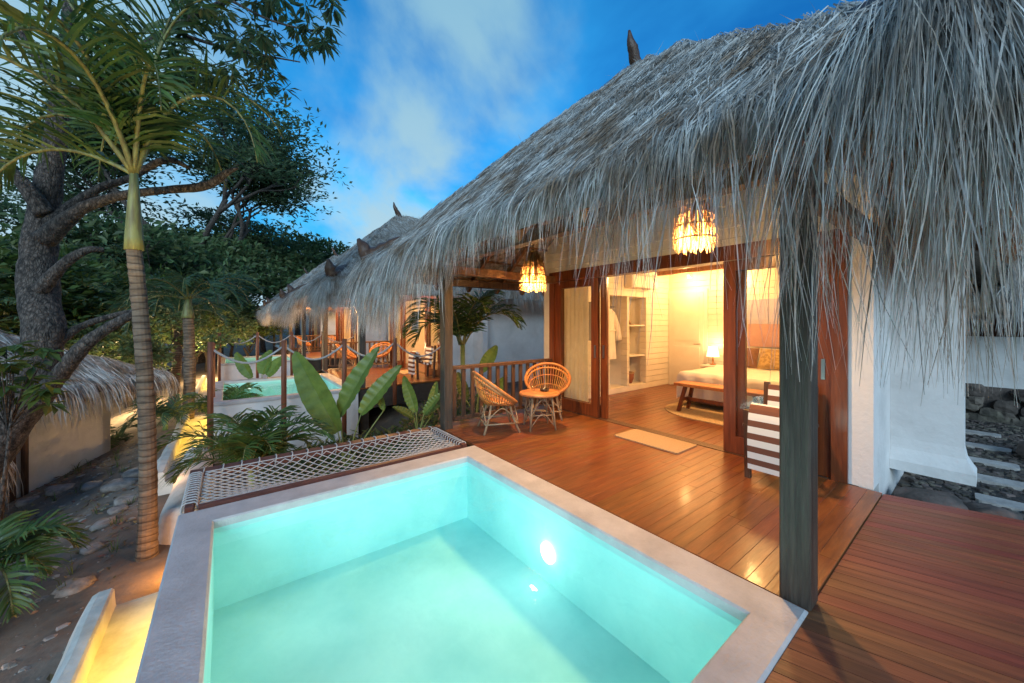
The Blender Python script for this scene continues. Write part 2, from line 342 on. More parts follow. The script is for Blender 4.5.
# ------------------------------------------------------------------ world, sun, camera
def make_world():
    w = bpy.data.worlds.new('World'); scene.world = w; w.use_nodes = True
    nt = w.node_tree; N = nt.nodes; L = nt.links; bg = N['Background']
    sky = N.new('ShaderNodeTexSky'); sky.sky_type = 'NISHITA'; sky.sun_disc = False
    sky.sun_elevation = R(SUN_EL); sky.sun_rotation = R(SUN_ROT); sky.ozone_density = 4.0; sky.air_density = 1.2; sky.dust_density = .6
    tint = N.new('ShaderNodeMixRGB'); tint.blend_type = 'MULTIPLY'; tint.inputs[0].default_value = 1; tint.inputs[2].default_value = (*SKY_TINT, 1)
    L.new(sky.outputs[0], tint.inputs[1])
    tc = N.new('ShaderNodeTexCoord'); sp = N.new('ShaderNodeSeparateXYZ'); L.new(tc.outputs['Generated'], sp.inputs[0])
    mz = N.new('ShaderNodeMath'); mz.operation = 'MAXIMUM'; mz.inputs[1].default_value = 0; L.new(sp.outputs['Z'], mz.inputs[0])
    az = N.new('ShaderNodeMath'); az.operation = 'ADD'; az.inputs[1].default_value = .55; L.new(mz.outputs[0], az.inputs[0])
    dv = N.new('ShaderNodeVectorMath'); dv.operation = 'DIVIDE'; L.new(tc.outputs['Generated'], dv.inputs[0])
    cb = N.new('ShaderNodeCombineXYZ')
    for i in range(3): L.new(az.outputs[0], cb.inputs[i])
    L.new(cb.outputs[0], dv.inputs[1])
    mp = N.new('ShaderNodeMapping'); mp.inputs['Location'].default_value = CLOUD_OFF; mp.inputs['Scale'].default_value = (1, 1, 1.4); L.new(dv.outputs[0], mp.inputs[0])
    n = N.new('ShaderNodeTexNoise'); n.inputs['Scale'].default_value = 1.9; n.inputs['Detail'].default_value = 7; n.inputs['Roughness'].default_value = .52; n.inputs['Distortion'].default_value = .35
    L.new(mp.outputs[0], n.inputs['Vector'])
    cr = N.new('ShaderNodeValToRGB'); e = cr.color_ramp.elements; cr.color_ramp.interpolation = 'EASE'
    e[0].position = .43; e[0].color = (0, 0, 0, 1); e[1].position = .62; e[1].color = (1, 1, 1, 1)
    hb = N.new('ShaderNodeMapRange'); hb.inputs['From Min'].default_value = .0; hb.inputs['From Max'].default_value = .50; hb.inputs['To Min'].default_value = .20; hb.inputs['To Max'].default_value = -.07
    L.new(mz.outputs[0], hb.inputs['Value'])
    hs_ = N.new('ShaderNodeMath'); hs_.operation = 'ADD'; L.new(n.outputs['Fac'], hs_.inputs[0]); L.new(hb.outputs[0], hs_.inputs[1]); L.new(hs_.outputs[0], cr.inputs[0])
    n2 = N.new('ShaderNodeTexNoise'); n2.inputs['Scale'].default_value = 1.5; n2.inputs['Detail'].default_value = 6; n2.inputs['Distortion'].default_value = .5
    mp2 = N.new('ShaderNodeMapping'); mp2.inputs['Location'].default_value = (5.2, 1.3, .7); L.new(dv.outputs[0], mp2.inputs[0]); L.new(mp2.outputs[0], n2.inputs['Vector'])
    dk = N.new('ShaderNodeValToRGB'); d_ = dk.color_ramp.elements; d_[0].position = .42; d_[0].color = (.34, .52, .70, 1); d_[1].position = .62; d_[1].color = (1, 1, 1, 1); L.new(n2.outputs['Fac'], dk.inputs[0])
    dm_ = N.new('ShaderNodeMixRGB'); dm_.blend_type = 'MULTIPLY'; dm_.inputs[0].default_value = 1; L.new(tint.outputs[0], dm_.inputs[1]); L.new(dk.outputs[0], dm_.inputs[2])
    mx = N.new('ShaderNodeMixRGB'); L.new(cr.outputs[0], mx.inputs[0]); L.new(dm_.outputs[0], mx.inputs[1])
    lo = N.new('ShaderNodeMixRGB'); lo.inputs[1].default_value = (*CLOUD_LO, 1); lo.inputs[2].default_value = (*CLOUD_HI, 1)
    L.new(mz.outputs[0], lo.inputs[0]); L.new(lo.outputs[0], mx.inputs[2])
    L.new(mx.outputs[0], bg.inputs['Color']); bg.inputs['Strength'].default_value = SKY_STR

SUN_EL, SUN_ROT = 4.0, 215.0
SKY_STR = .092
SKY_TINT = (1.1, 4.2, 4.7)
CLOUD_LO = (4.2, 6.0, 7.0); CLOUD_HI = (1.0, 3.2, 4.9)
CLOUD_OFF = (0, 0, 0)
make_world()
sl = bpy.data.lights.new('sun', 'SUN'); sl.energy = 1.75; sl.angle = R(30); sl.color = (.66, .86, 1)
so = bpy.data.objects.new('sun', sl); col.objects.link(so)
# afterglow from behind the camera
so.rotation_euler = (R(90 - 22), 0, R(-SUN_ROT + 180 + 0))
cam = bpy.data.cameras.new('camera'); co = bpy.data.objects.new('camera', cam); col.objects.link(co)
co.location = (0, 0, CAMZ); co.rotation_euler = (R(90), 0, -YAW)
cam.sensor_width = 36; cam.lens = 36 * F / 1024; cam.shift_y = -(341.5 - HZ) / 1024; cam.clip_start = .05; cam.clip_end = 2000
scene.camera = co
vs = scene.view_settings; vs.view_transform = 'Standard'; vs.look = 'None'; vs.exposure = .45; vs.gamma = 1
scene.cycles.use_denoising = True
scene.cycles.max_bounces = 8; scene.cycles.transparent_max_bounces = 16
scene.cycles.sample_clamp_indirect = 4
scene.cycles.caustics_reflective = False; scene.cycles.caustics_refractive = False
scene.cycles.use_adaptive_sampling = False

WARM = (1, .54, .18)
PITCH = 8.3

# ------------------------------------------------------------------ terrain
def smooth(a, b, x):
    t = max(0, min(1, (x - a) / (b - a))); return t * t * (3 - 2 * t)
def hgt(x, y):
    z = -1.15
    z += smooth(2.6, 4.8, x) * .85
    z -= smooth(-.8, -4.5, x) * .95
    z -= smooth(-4, -14, x) * 1.0
    z += smooth(12, 20, x) * .4 * smooth(0, 8, abs(y))
    far = math.hypot(x, y)
    z += .07 * nz((x, y, 0), .9) * smooth(.0, -2.0, x) + .12 * nz((x, y, 3), .35) * smooth(-.9, -3, x)
    z += smooth(40, 120, far) * 5 * (.6 + nz((x * .02, y * .02, 1)))
    return z
def axis_pts(lo, hi, fine_lo, fine_hi, fs):
    a = []; x = fine_lo
    while x > lo: a.append(x); x -= fs * (1 + (fine_lo - x) * .12)
    a.append(lo); a.reverse()
    x = fine_lo + fs
    while x < fine_hi: a.append(x); x += fs
    while x < hi: a.append(x); x += fs * (1 + (x - fine_hi) * .12)
    a.append(hi); return a
mb = MB(); xs = axis_pts(-400, 400, -7, 6, .16); ys = axis_pts(-300, 500, 0, 16, .2)
for x in xs:
    for y in ys: mb.v.append((x, y, hgt(x, y)))
ny = len(ys)
for i in range(len(xs) - 1):
    for j in range(ny - 1):
        a = i * ny + j; mb.f.append((a, a + ny, a + ny + 1, a + 1))
tag(mb.build('ground', M['soil'], smooth=True), 'dark bare earth ground sloping away below the pools', kind='structure')
mb = MB()
mb.grid(lambda u, v: (lerp(4.9, 13, u), lerp(-5, .5, v), hgt(lerp(4.9, 13, u), lerp(-5, .5, v)) + .02), 16, 10)
tag(mb.build('gravel_path', M['gravel'], smooth=True), 'dark gravel bed of the side garden', kind='structure')
mb = MB()
def hill(u, v):
    a = lerp(-40, 320, u); rr = lerp(90, 160, v)
    h = (7 + 5 * nz((a * .03, 0, 4)) + 3 * nz((a * .11, 0, 2))) * math.sin(v * PI) - 4
    return (rr * math.sin(R(a)), rr * math.cos(R(a)), h)
mb.grid(hill, 160, 8)
tag(mb.build('hills', M['hill'], smooth=True), 'dark wooded hills closing the horizon', kind='structure')

# ------------------------------------------------------------------ thatch
EX, Y0, Y1, EZ = 1.65, -.12, 5.8, 2.35
AP = V((4.1, 2.78, 4.80)); AB = V((8.6, 2.78, 4.80)); BX = 11.0

class Face:
    def __init__(s, p0, p1, q0, q1):
        s.p0, s.p1, s.q0, s.q1 = map(V, (p0, p1, q0, q1))
        s.e = (s.p1 - s.p0).normalized()
        mid = (s.q0 + s.q1) / 2; a = mid - s.p0
        up = (a - s.e * a.dot(s.e)); s.h = up.length; s.up = up.normalized()
        s.n = s.e.cross(s.up)
        if s.n.z < 0: s.n = -s.n
        s.out = V((-s.up.x, -s.up.y, 0)).normalized()
    def pt(s, u, t): return lerp(lerp(s.p0, s.p1, u), lerp(s.q0, s.q1, u), t)
    def w(s, t): return lerp((s.p1 - s.p0).length, (s.q1 - s.q0).length, t)

def lump(p): return .05 * nz(p, 1.7) + .03 * nz(p, 5)
def strand(mb, root, d, n, face, L, w, ez, wind, segs=5, fall=.42, lift=.0):
    p = V(root); d = V(d).normalized(); st = L / segs; pts = [p.copy()]
    for i in range(segs):
        out = (p - face.p0).dot(face.up)          # distance up the slope from the eave
        if out < .02:
            d = (d * (1 - fall) + V((wind.x * .25 + g(.12), wind.y * .25 + g(.12), -1)) * fall).normalized()
        else:
            d = (d + V((g(.06), g(.06), g(.03))) + n * lift).normalized()
        p = p + d * st; pts.append(p.copy())
    sd = d.cross(V((g(1), g(1), .2 * g(1)))).normalized()
    if rnd.random() < .6: sd = (sd + face.e * 1.2).normalized()
    mb.ribbon(pts, w, w * .15, sd, w)

def hang_len(y):
    """how far the fringe hangs below the eave, along the front"""
    k = [(-.2, .9), (.3, 1.05), (.6, .95), (1.0, .66), (1.5, .40), (2.4, .36), (3.1, .56), (4.4, 1.0), (5.8, 1.35)]
    for (a, va), (b, vb) in zip(k, k[1:]):
        if y <= b: return lerp(va, vb, max(0, (y - a) / (b - a)))
    return k[-1][1]

def make_roof(parent):
    E0 = V((EX, Y0, EZ)); E1 = V((EX, Y1, EZ)); B0 = V((BX, Y0, EZ)); B1 = V((BX, Y1, EZ))
    front = Face(E0, E1, AP, AP); left = Face(E1, B1, AP, AB); right = Face(B0, E0, AB, AP); back = Face(B1, B0, AB, AB)
    # shell
    sh = MB()
    for f, nu in ((front, 40), (left, 36), (right, 36), (back, 12)):
        def fn(u, t, f=f):
            p = f.pt(u, t); sag = .03 * math.sin(PI * t)
            return p + V((0, 0, (lump(p) + sag) * 1.35))
        sh.grid(fn, nu, 22)
        sh.grid(lambda u, t, f=f: f.pt(1 - u, t) - V((0, 0, .20)) + f.up * .04, 8, 6)
        sh.quad(f.p0 + f.n * 0, f.p1, f.p1 - V((0, 0, .18)), f.p0 - V((0, 0, .18)))
    shell = sh.build('thatched_roof', M['straw_base'], parent, smooth=True)
    # laid straw
    st = MB()
    for f, dens in ((front, 1900), (right, 380), (left, 60)):
        area = (f.w(0) + f.w(1)) / 2 * f.h
        for i in range(int(area * dens)):
            while True:
                t = rnd.random()
                if rnd.random() * f.w(0) < f.w(t): break
            u = rnd.random(); p = f.pt(u, t)
            p = p + V((0, 0, (lump(p) + .03 * math.sin(PI * t)) * 1.35)) + f.n * uni(.0, .035)
            dr = -f.up + f.e * (g(.38) + .45 * nz(p, 1.3)) + f.n * uni(-.03, .10)
            strand(st, p, dr, f.n, f, uni(.07, .26), uni(.0035, .009), EZ, V((0, 0, 0)), 3, lift=-.03)
    # hip and ridge caps
    for a, b, fs in ((AP, E0, (front, right)), (AP, E1, (front, left)), (AP, AB, (left, right))):
        for i in range(1700 if fs[1] is right and fs[0] is front else 700):
            t = rnd.random(); p = lerp(a, b, t); p = p + V((0, 0, uni(-.01, .05) + ((lump(p) + .03 * math.sin(PI * t)) * 1.35 if b is not AB else 0)))
            k = rnd.random(); f = fs[0] if k > .4 else fs[1]
            dr = lerp(-fs[0].up, -fs[1].up, 1 - k) + f.e * g(.3) + f.n * .02
            strand(st, p, dr, f.n, f, uni(.12, .42), uni(.003, .008), EZ, V((g(.3), g(.3), 0)), 6, lift=-.03)
    # fringe
    for f, per, is_front in ((front, 2700, 1), (left, 260, 0), (right, 420, 0)):
        Lf = (f.p1 - f.p0).length
        # tufts: bundles of straw with their own lean
        tuft = [(g(.14), g(.12), uni(.55, 1.25), .08 + .92 * rnd.random() ** 1.5, uni(.3, 3.0)) for _ in range(400)]
        for i in range(int(Lf * per)):
            u = rnd.random(); y = lerp(f.p0, f.p1, u).y if is_front else 3.4
            tk = tuft[int(u * Lf / .075) % 400]
            if rnd.random() > tk[3] * (1 if not is_front else .45 + .55 * max(smooth(1.3, .7, y), smooth(2.6, 3.4, y))): continue
            wpos = (u * Lf / .075) % 1 - .5; pin = -wpos * .075 * 9 * tk[4]
            s = .34 * rnd.random() ** 1.6
            p = f.pt(u, 0) + f.up * s + f.n * (uni(.0, .07)) + f.out * uni(-.22, .04)
            q = rnd.random()
            H = hang_len(y) * tk[2] * (.50 + .80 * q ** 1.3)
            dr = -f.up + f.e * (tk[0] + g(.09)) + f.n * uni(0, .12)
            strand(st, p, dr, f.n, f, s + min(H, 1.12), (uni(.0028, .0068) if rnd.random() < .88 else uni(.007, .011)) * (.8 if y < 1.1 and is_front else 1), EZ, V((tk[0] + g(.28), tk[1] + g(.22), 0)) + f.e * pin, 7, fall=uni(.28, .6))
    # the fan of long straw round the near corner
    for c, ang0, num in ((E0, 180, 4600), (E1, 90, 420)):
        for i in range(num):
            a = R(ang0 + uni(-20, 110)); out = V((math.cos(a), math.sin(a), 0))
            s = .55 * rnd.random() ** 1.4
            p = lerp(c, AP, s / (AP - c).length) + V((0, 0, uni(.0, .10)))
            dr = out * .8 + V((0, 0, -.55)); f = front if abs(out.x) > abs(out.y) else (right if c is E0 else left)
            strand(st, p, dr + V((g(.1), g(.1), 0)), f.n, f, s * .9 + uni(.30, .82), uni(.002, .0062), EZ, V((out.x * .7 + g(.2), out.y * .7 + g(.2), 0)), 7, fall=uni(.25, .5))
    # stray stalks sticking up
    for i in range(60):
        t = rnd.random(); a, b = ((AP, E0), (AP, E1), (AP, AB))[i % 3]; p = lerp(a, b, t)
        strand(st, p, V((g(.6), g(.6), .6)), front.n, front, uni(.08, .22), .005, EZ, V((0, 0, 0)), 3)
    st.build('straw', M['straw'], shell)
    # wooden finial and hip ends
    fi = MB(); fi.tube(catmull([AP + V((.1, 0, -.1)), AP + V((-.02, 0, .10)), AP + V((-.09, 0, .22)), AP + V((-.12, 0, .36))], 4), interp([.075, .07, .05, .015], 4), 7, bumpy=.3)
    fi.build('finial', M['dark_wood'], shell, True)
    for c, sy in ((E0, -1), (E1, 1)):
        h = MB(); q = (AP - c).normalized()
        h.tube(catmull([c + q * .75 - V((0, 0, .0)), c + q * .35 + V((0, 0, .05)), c + q * .08 + V((0, 0, .10)), c - q * .02 + V((0, 0, .28)), c - q * .14 + V((0, 0, .50))], 4), interp([.05, .11, .13, .10, .03], 4), 7, bumpy=.35)
        h.build('hip_horn', M['dark_wood'], shell, True)
    # rafters under the thatch
    dz = V((0, 0, -.26))
    for k in range(9):
        u = (k + .5) / 9; r = MB(); a = front.pt(u, .02); t = min(.93, 1 - abs(u - .5) * .1)
        r.bar(a + dz, lerp(a, AP, t) + dz, .06, .09); r.build('rafter', M['rafter_wood'], parent)
    for f in (left, right):
        for k in range(7):
            x = 2.2 + k * .62; t = min(1, (x - EX) / (AP.x - EX)) * .96
            a = V((x, f.p0.y, EZ)); b = V((x, lerp(f.p0.y, AP.y, t), lerp(EZ, AP.z, t)))
            r = MB(); r.bar(a + dz, b + dz, .06, .09); r.build('rafter', M['rafter_wood'], parent)
    for f, sg in ((left, -1), (right, 1)):
        for k in range(6):
            t = .05 + k * .11; y = lerp(f.p0.y, AP.y, t); z = lerp(EZ, AP.z, t)
            b = MB(); b.bar((EX + (AP.x - EX) * t + .1, y, z - .195), (5.6, y, z - .195), .09, .03); b.build('batten', M['rafter_wood'], parent)

# ------------------------------------------------------------------ villa
FX = 4.6
def wall_rects(mb, axis, lo, hi, a0, a1, z0, z1, holes):
    """wall slab with rectangular openings; axis 'x': thickness lo..hi in x, a = y"""
    A = sorted({a0, a1, *[h[0] for h in holes], *[h[1] for h in holes]}); Z = sorted({z0, z1, *[h[2] for h in holes], *[h[3] for h in holes]})
    for i in range(len(A) - 1):
        j = 0
        while j < len(Z) - 1:
            ca = (A[i] + A[i + 1]) / 2
            free = lambda jj: not any(h[0] < ca < h[1] and h[2] < (Z[jj] + Z[jj + 1]) / 2 < h[3] for h in holes)
            if free(j):
                k = j
                while k + 1 < len(Z) - 1 and free(k + 1): k += 1
                if axis == 'x': mb.box(lo, hi, A[i], A[i + 1], Z[j], Z[k + 1])
                else: mb.box(A[i], A[i + 1], lo, hi, Z[j], Z[k + 1])
                j = k + 1
            else: j += 1

def make_villa():
    v = empty('thatched_villa', (6, 2.75, 0), 'nearest thatched villa with open sliding doors, beside the foreground pool', 'villa', 'thatched villas in a row')
    make_roof(v)
    # posts and beams
    for y in (.65, 4.75):
        p = MB(); p.bbox(2.40, 2.535, y - .07, y + .07, 0, 2.32, .008); p.build('post', M['post_wood'], v)
    b = MB(); b.box(2.41, 2.525, .1, 5.5, 2.321, 2.44); b.build('beam', M['rafter_wood'], v)
    for y in (.65, 4.75):
        b = MB(); b.box(2.53, 4.6, y - .05, y + .05, 2.20, 2.32); b.build('beam', M['rafter_wood'], v)
    b = MB(); b.box(2.3, 4.6, 5.50, 5.60, 2.12, 2.24); b.build('beam', M['dark_wood'], v)
    # gable wall over the doors
    w = MB(); w.slab([(FX, .66, 2.392), (FX, 5.03, 2.392), (FX, 5.03, 2.78), (FX, 2.78, 4.50), (FX, .66, 2.86)], (.12, 0, 0)); w.build('gable_wall', M['clap'], v)
    w = MB(); w.box(FX - .02, FX, .66, 5.03, 2.60, 2.64); w.build('trim', M['white_paint'], v)
    w = MB(); w.box(FX, FX + .25, .66, .83, 0, 2.39); w.build('wall', M['plaster'], v); w = MB(); w.box(FX, FX + .15, 4.86, 5.03, 0, 2.39); w.build('wall', M['plaster'], v)
    w = MB(); w.box(FX + .25, 8.75, .66, .80, -.35, 2.74); w.build('side_wall', M['plaster'], v)
    # wing wall with flared foot
    w = MB()
    prof = [(0, .07), (.10, .07), (.14, .05), (.22, .015), (.32, 0), (2.6, 0)]
    n0 = len(w.v)
    for z, e in prof:
        w.v += [(5.5 - e, .17 - e, z), (5.66 + e, .17 - e, z), (5.66 + e, .659, z), (5.5 - e, .659, z)]
    for i in range(len(prof) - 1):
        for k in range(4): l = (k + 1) % 4; w.f.append((n0 + i * 4 + k, n0 + i * 4 + l, n0 + i * 4 + 4 + l, n0 + i * 4 + 4 + k))
    w.f.append((n0 + 3, n0 + 2, n0 + 1, n0)); w.f.append(tuple(n0 + 4 * (len(prof) - 1) + k for k in range(4)))
    w.build('wing_wall', M['plaster'], v)
    # inner left wall with window and wardrobe niches
    w = MB(); wall_rects(w, 'y', 4.87, 5.03, FX + .15, 8.6, 0, 2.74, [(5.4, 5.72, 1.15, 1.92), (6.30, 6.90, .12, 2.08), (6.97, 7.62, .12, 2.08)])
    w.build('closet_wall', M['clap'], v)
    n = MB(); n.box(6.2, 7.75, 5.36, 5.40, .05, 2.15); n.box(6.2, 6.25, 5.03, 5.36, .05, 2.15); n.box(7.7, 7.75, 5.03, 5.36, .05, 2.15)
    n.box(6.25, 7.7, 5.03, 5.36, .08, .12); n.box(6.25, 7.7, 5.03, 5.36, 2.08, 2.12); n.box(6.90, 6.97, 5.03, 5.36, .12, 2.08)
    cl = n.build('wardrobe', M['white_paint'], v)
    for z in (.75, 1.43):
        s = MB(); s.box(6.972, 7.698, 4.90, 5.358, z, z + .03); s.build('shelf', M['white_paint'], cl)
    s = MB(); s.tube([(6.26, 5.2, 1.86), (6.89, 5.2, 1.86)], .014, 8); s.build('rail', M['steel'], cl)
    wf = MB(); wf.box(5.36, 5.76, 4.855, 4.869, 1.10, 1.15); wf.box(5.36, 5.76, 4.855, 4.869, 1.92, 1.97); wf.box(5.36, 5.40, 4.855, 4.869, 1.15, 1.92); wf.box(5.72, 5.76, 4.855, 4.869, 1.15, 1.92)
    wfo = wf.build('window', M['white_paint'], v); pn = MB(); pn.box(5.41, 5.71, 4.95, 4.96, 1.16, 1.91); pn.build('pane', M['glass'], wfo)
    # back wall, inner door
    w = MB(); w.box(8.6, 8.75, .80, 5.03, 0, 2.74); w.build('back_wall', M['clap'], v)
    d = MB(); d.box(8.56, 8.598, 4.02, 4.78, .01, 2.2); d.box(8.55, 8.56, 4.10, 4.70, .15, .95); d.box(8.55, 8.56, 4.10, 4.70, 1.1, 2.1)
    do = d.build('door', M['white_paint'], v); h = MB(); h.tube([(8.52, 4.09, 1.02), (8.52, 4.22, 1.02)], .012, 6); h.tube([(8.56, 4.09, 1.02), (8.52, 4.09, 1.02)], .012, 6); h.build('handle', M['steel'], do)
    t = MB(); t.box(8.57, 8.598, 3.94, 4.02, 0, 2.28); t.box(8.57, 8.598, 4.78, 4.86, 0, 2.28); t.box(8.57, 8.598, 4.02, 4.78, 2.205, 2.28); t.build('door_frame', M['white_paint'], v)
    w = MB(); w.box(FX + .12, 8.75, .66, 5.03, 2.742, 2.78); w.build('ceiling', M['ceil'], v)
    for k in range(5):
        b = MB(); x = 5.2 + k * .72; b.box(x, x + .09, .80, 4.87, 2.62, 2.741); b.build('ceiling_beam', M['rafter_wood'], v)
    # door set
    f = MB(); f.box(FX - .03, FX + .14, .83, 4.86, 2.22, 2.391); f.box(FX - .03, FX + .14, 4.74, 4.859, 0, 2.22); f.box(FX - .03, FX + .14, .831, .95, 0, 2.22)
    f.build('door_frame', M['red_wood'], v)
    th = MB(); th.box(FX - .02, FX + .13, .95, 4.74, -.02, .006); th.build('threshold', M['dark_wood'], v)
    def panel(y0, y1, x, sw=.12):
        p = MB(); t = .045
        p.box(x, x + t, y0, y0 + sw, .01, 2.215); p.box(x, x + t, y1 - sw, y1, .01, 2.215)
        p.box(x, x + t, y0 + sw, y1 - sw, .01, .20); p.box(x, x + t, y0 + sw, y1 - sw, 2.10, 2.215)
        o = p.build('sliding_door', M['red_wood'], v)
        q = MB(); q.box(x + .018, x + .026, y0 + sw, y1 - sw, .20, 2.10); q.build('pane', M['glass'], o)
        h = MB(); h.box(x - .008, x, y0 + .045, y0 + .075, .95, 1.15); h.build('handle', M['steel'], o)
    panel(3.78, 4.735, FX, .14); panel(3.66, 4.735, FX + .06, .12)
    panel(.955, 1.93, FX, .13); panel(1.0, 1.82, FX + .06, .10)
    # inner floor
    fl = MB(); y = .80
    while y < 4.87:
        fl.box(FX + .13, 8.6, y + .002, min(y + .118, 4.869), -.03, 0); y += .12
    fl.build('floor', M['deck'], v)
    return v

villa = make_villa()
v2 = dup(villa, (0, PITCH, 0), 'second thatched villa along the row, just beyond the planted gap')
v3 = dup(villa, (0, 2 * PITCH, 0), 'third thatched villa along the row, small above the far pool')
v4 = dup(villa, (0, 3 * PITCH, 0), 'farthest thatched villa along the row, almost hidden by trees')

# ------------------------------------------------------------------ decks
def clip(poly, n, c):
    out = []
    for i in range(len(poly)):
        a, b = poly[i], poly[(i + 1) % len(poly)]
        da = a[0] * n[0] + a[1] * n[1] - c; db = b[0] * n[0] + b[1] * n[1] - c
        if da >= 0: out.append(a)
        if (da >= 0) != (db >= 0):
            t = da / (da - db); out.append((lerp(a[0], b[0], t), lerp(a[1], b[1], t)))
    return out
def make_deck(off, near):
    mb = MB(); y = .60
    while y < 5.0:
        x = 2.405
        ends = sorted([2.405, FX - .02] + [uni(2.9, 4.2)])
        for a, b in zip(ends, ends[1:]):
            mb.bbox(a + .0006, b - .0006, y + .0005 + off, min(y + .0945, 5.0) + off, -.035, 0, .0012)
        y += .095
    d = mb.build('deck', M['deck']); tag(d, ['glossy reddish timber deck in front of the nearest villa', 'timber deck of the second villa', 'timber deck of the third villa', 'timber deck of the farthest villa'][near], kind='structure')
    mb = MB(); mb.box(2.42, 4.58, .62 + off, 4.98 + off, -.5, -.05)
    for yy in (.9, 4.6): mb.box(2.5, 2.7, yy + off, yy + .2 + off, -1.4, -.5)
    tag(mb.build('deck_base', M['under']), 'dark joists and piers under a timber deck', kind='structure')
for k in range(4): make_deck(PITCH * k, k)
# lower side deck with boards set at an angle
mb = MB(); ang = R(-72.5); dx = (math.cos(ang), math.sin(ang)); nx = (-dx[1], dx[0]) if -dx[1] > 0 else (dx[1], -dx[0])
area = [(2.44, .585), (1.2, .585), (1.2, -3), (6.2, -3), (6.2, -.6), (4.62, .585)]
c0 = min(p[0] * nx[0] + p[1] * nx[1] for p in area); c1 = max(p[0] * nx[0] + p[1] * nx[1] for p in area)
conv = [(1.0, .585), (1.0, -3), (7.2, -3), (4.62 + .0, .585)]
far_n = nx; far_c = 4.70 * nx[0] + .30 * nx[1]
c = c0
while c < far_c:
    q = [(1.0, -3), (7.5, -3), (7.5, .597), (1.0, .597)]
    q = clip(q, nx, c + .0025); q = clip(q, (-nx[0], -nx[1]), -(min(c + .0885, far_c)))
    if len(q) > 2:
        mb.prism(q, -.05, -.014)
    c += .091
tag(mb.build('deck', M['deck_red']), 'matt red brown deck of narrow boards on the right', kind='structure')
mb = MB(); q = [(1.0, -3), (7.5, -3), (7.5, .56), (1.0, .56)]; q = clip(q, (-nx[0], -nx[1]), -(far_c - .06)); mb.prism(q, -.32, -.06)
tag(mb.build('deck_base', M['under']), 'dark joists under the angled side deck', kind='structure')

# ------------------------------------------------------------------ pool
def rounded_ring(mb, x0, x1, y0, y1, X0, X1, Y0, Y1, z0, z1):
    """coping frame between inner and outer rectangles, mitred, eased edges"""
    e = .012
    I = [(x0, y0), (x1, y0), (x1, y1), (x0, y1)]; O = [(X0, Y0), (X1, Y0), (X1, Y1), (X0, Y1)]
    sg = [(-1, -1), (1, -1), (1, 1), (-1, 1)]
    b = len(mb.v)
    for k in range(4):
        i, o, s = I[k], O[k], sg[k]
        mb.v += [(i[0], i[1], z0), (i[0], i[1], z1 - e), (i[0] + s[0] * e, i[1] + s[1] * e, z1), (o[0] - s[0] * e, o[1] - s[1] * e, z1), (o[0], o[1], z1 - e), (o[0], o[1], z0)]
    for k in range(4):
        l = (k + 1) % 4
        for j in range(6):
            m = (j + 1) % 6
            mb.f.append((b + k * 6 + j, b + k * 6 + m, b + l * 6 + m, b + l * 6 + j))
PX0, PX1, PY0, PY1 = -.085, 2.13, .775, 3.60
PB = -.68; WZ = -.10
def make_pool():
    p = empty('plunge_pool', (1, 2.2, 0), 'large turquoise plunge pool filling the foreground, lit from inside', 'pool', 'plunge pools in front of the villas')
    b = MB()
    b.quad((PX0, PY0, PB), (PX1, PY0, PB), (PX1, PY1, PB), (PX0, PY1, PB))
    for a, c in (((PX0, PY0), (PX1, PY0)), ((PX1, PY0), (PX1, PY1)), ((PX1, PY1), (PX0, PY1)), ((PX0, PY1), (PX0, PY0))):
        b.quad((*a, PB), (*a, -.06), (*c, -.06), (*c, PB))
    b.build('basin', M['pool'], p)
    o = MB()
    X0, X1, Y0_, Y1_ = -.22, 2.38, .62, 3.84
    o.box(X0, X1, Y0_, .76, -1.6, -.062); o.box(X0, X1, 3.62, Y1_, -1.6, -.062); o.box(X0, -.10, .76, 3.62, -1.6, -.062); o.box(2.145, X1, .76, 3.62, -1.6, -.062)
    o.build('outer_wall', M['plaster'], p)
    c = MB(); rounded_ring(c, PX0, PX1, PY0, PY1, -.31, 2.40, .59, 3.88, -.06, .004); c.build('coping', M['coping'], p)
    w = MB(); w.grid(lambda u, v: (lerp(PX0, PX1, u), lerp(PY0, PY1, v), WZ), 2, 2); w.build('water', M['water'], p)
    for (x, y, nx_) in ((PX1 - .006, 2.27, -1), (PX0 + .006, 1.5, 1)):
        l = MB(); n = 20; pts = [(x, y + .085 * math.cos(2 * PI * k / n), -.42 + .085 * math.sin(2 * PI * k / n)) for k in range(n)]
        l.slab(pts if nx_ < 0 else pts[::-1], (nx_ * .012, 0, 0)); l.build('pool_light', M['poollamp'], p)
    # ledge with lit trough along the low side
    L = MB(); n = 26
    def edge(y): return -.94 + .05 * nz((y, 0, 7), 1.7) + .02 * nz((y, 3, 7), 6)
    sec = []
    for i in range(n + 1):
        y = lerp(-.5, 4.66, i / n); e = edge(y); r = 0 if i < n else .06
        sec.append([(e - .25, y, -1.7), (e - .02, y, -.90), (e + .02, y, -.82), (e + .06, y, -.80), (-.80, y, -.80), (-.785, y, -.815), (-.775, y, -.96), (-.225, y, -.96), (-.225, y, -1.7)])
    bi = len(L.v); m = 9
    for s in sec: L.v += s
    for i in range(n):
        for k in range(m - 1): L.f.append((bi + i * m + k, bi + i * m + m + k, bi + i * m + m + k + 1, bi + i * m + k + 1))
    L.f.append(tuple(bi + n * m + k for k in range(m))); L.f.append(tuple(bi + m - 1 - k for k in range(m)))
    L.build('ledge', M['plaster_old'], p)
    s = MB(); s.box(-.255, -.2205, .7, 3.8, -.50, -.46); s.build('light_strip', M['strip'], p)
    return p
pool = make_pool()
pool2 = dup(pool, (0, PITCH, 0), 'second plunge pool behind the rope fence, half hidden by palm fronds')
pool3 = dup(pool, (0, 2 * PITCH, 0), 'farthest plunge pool, a small pale patch left of the rope posts')
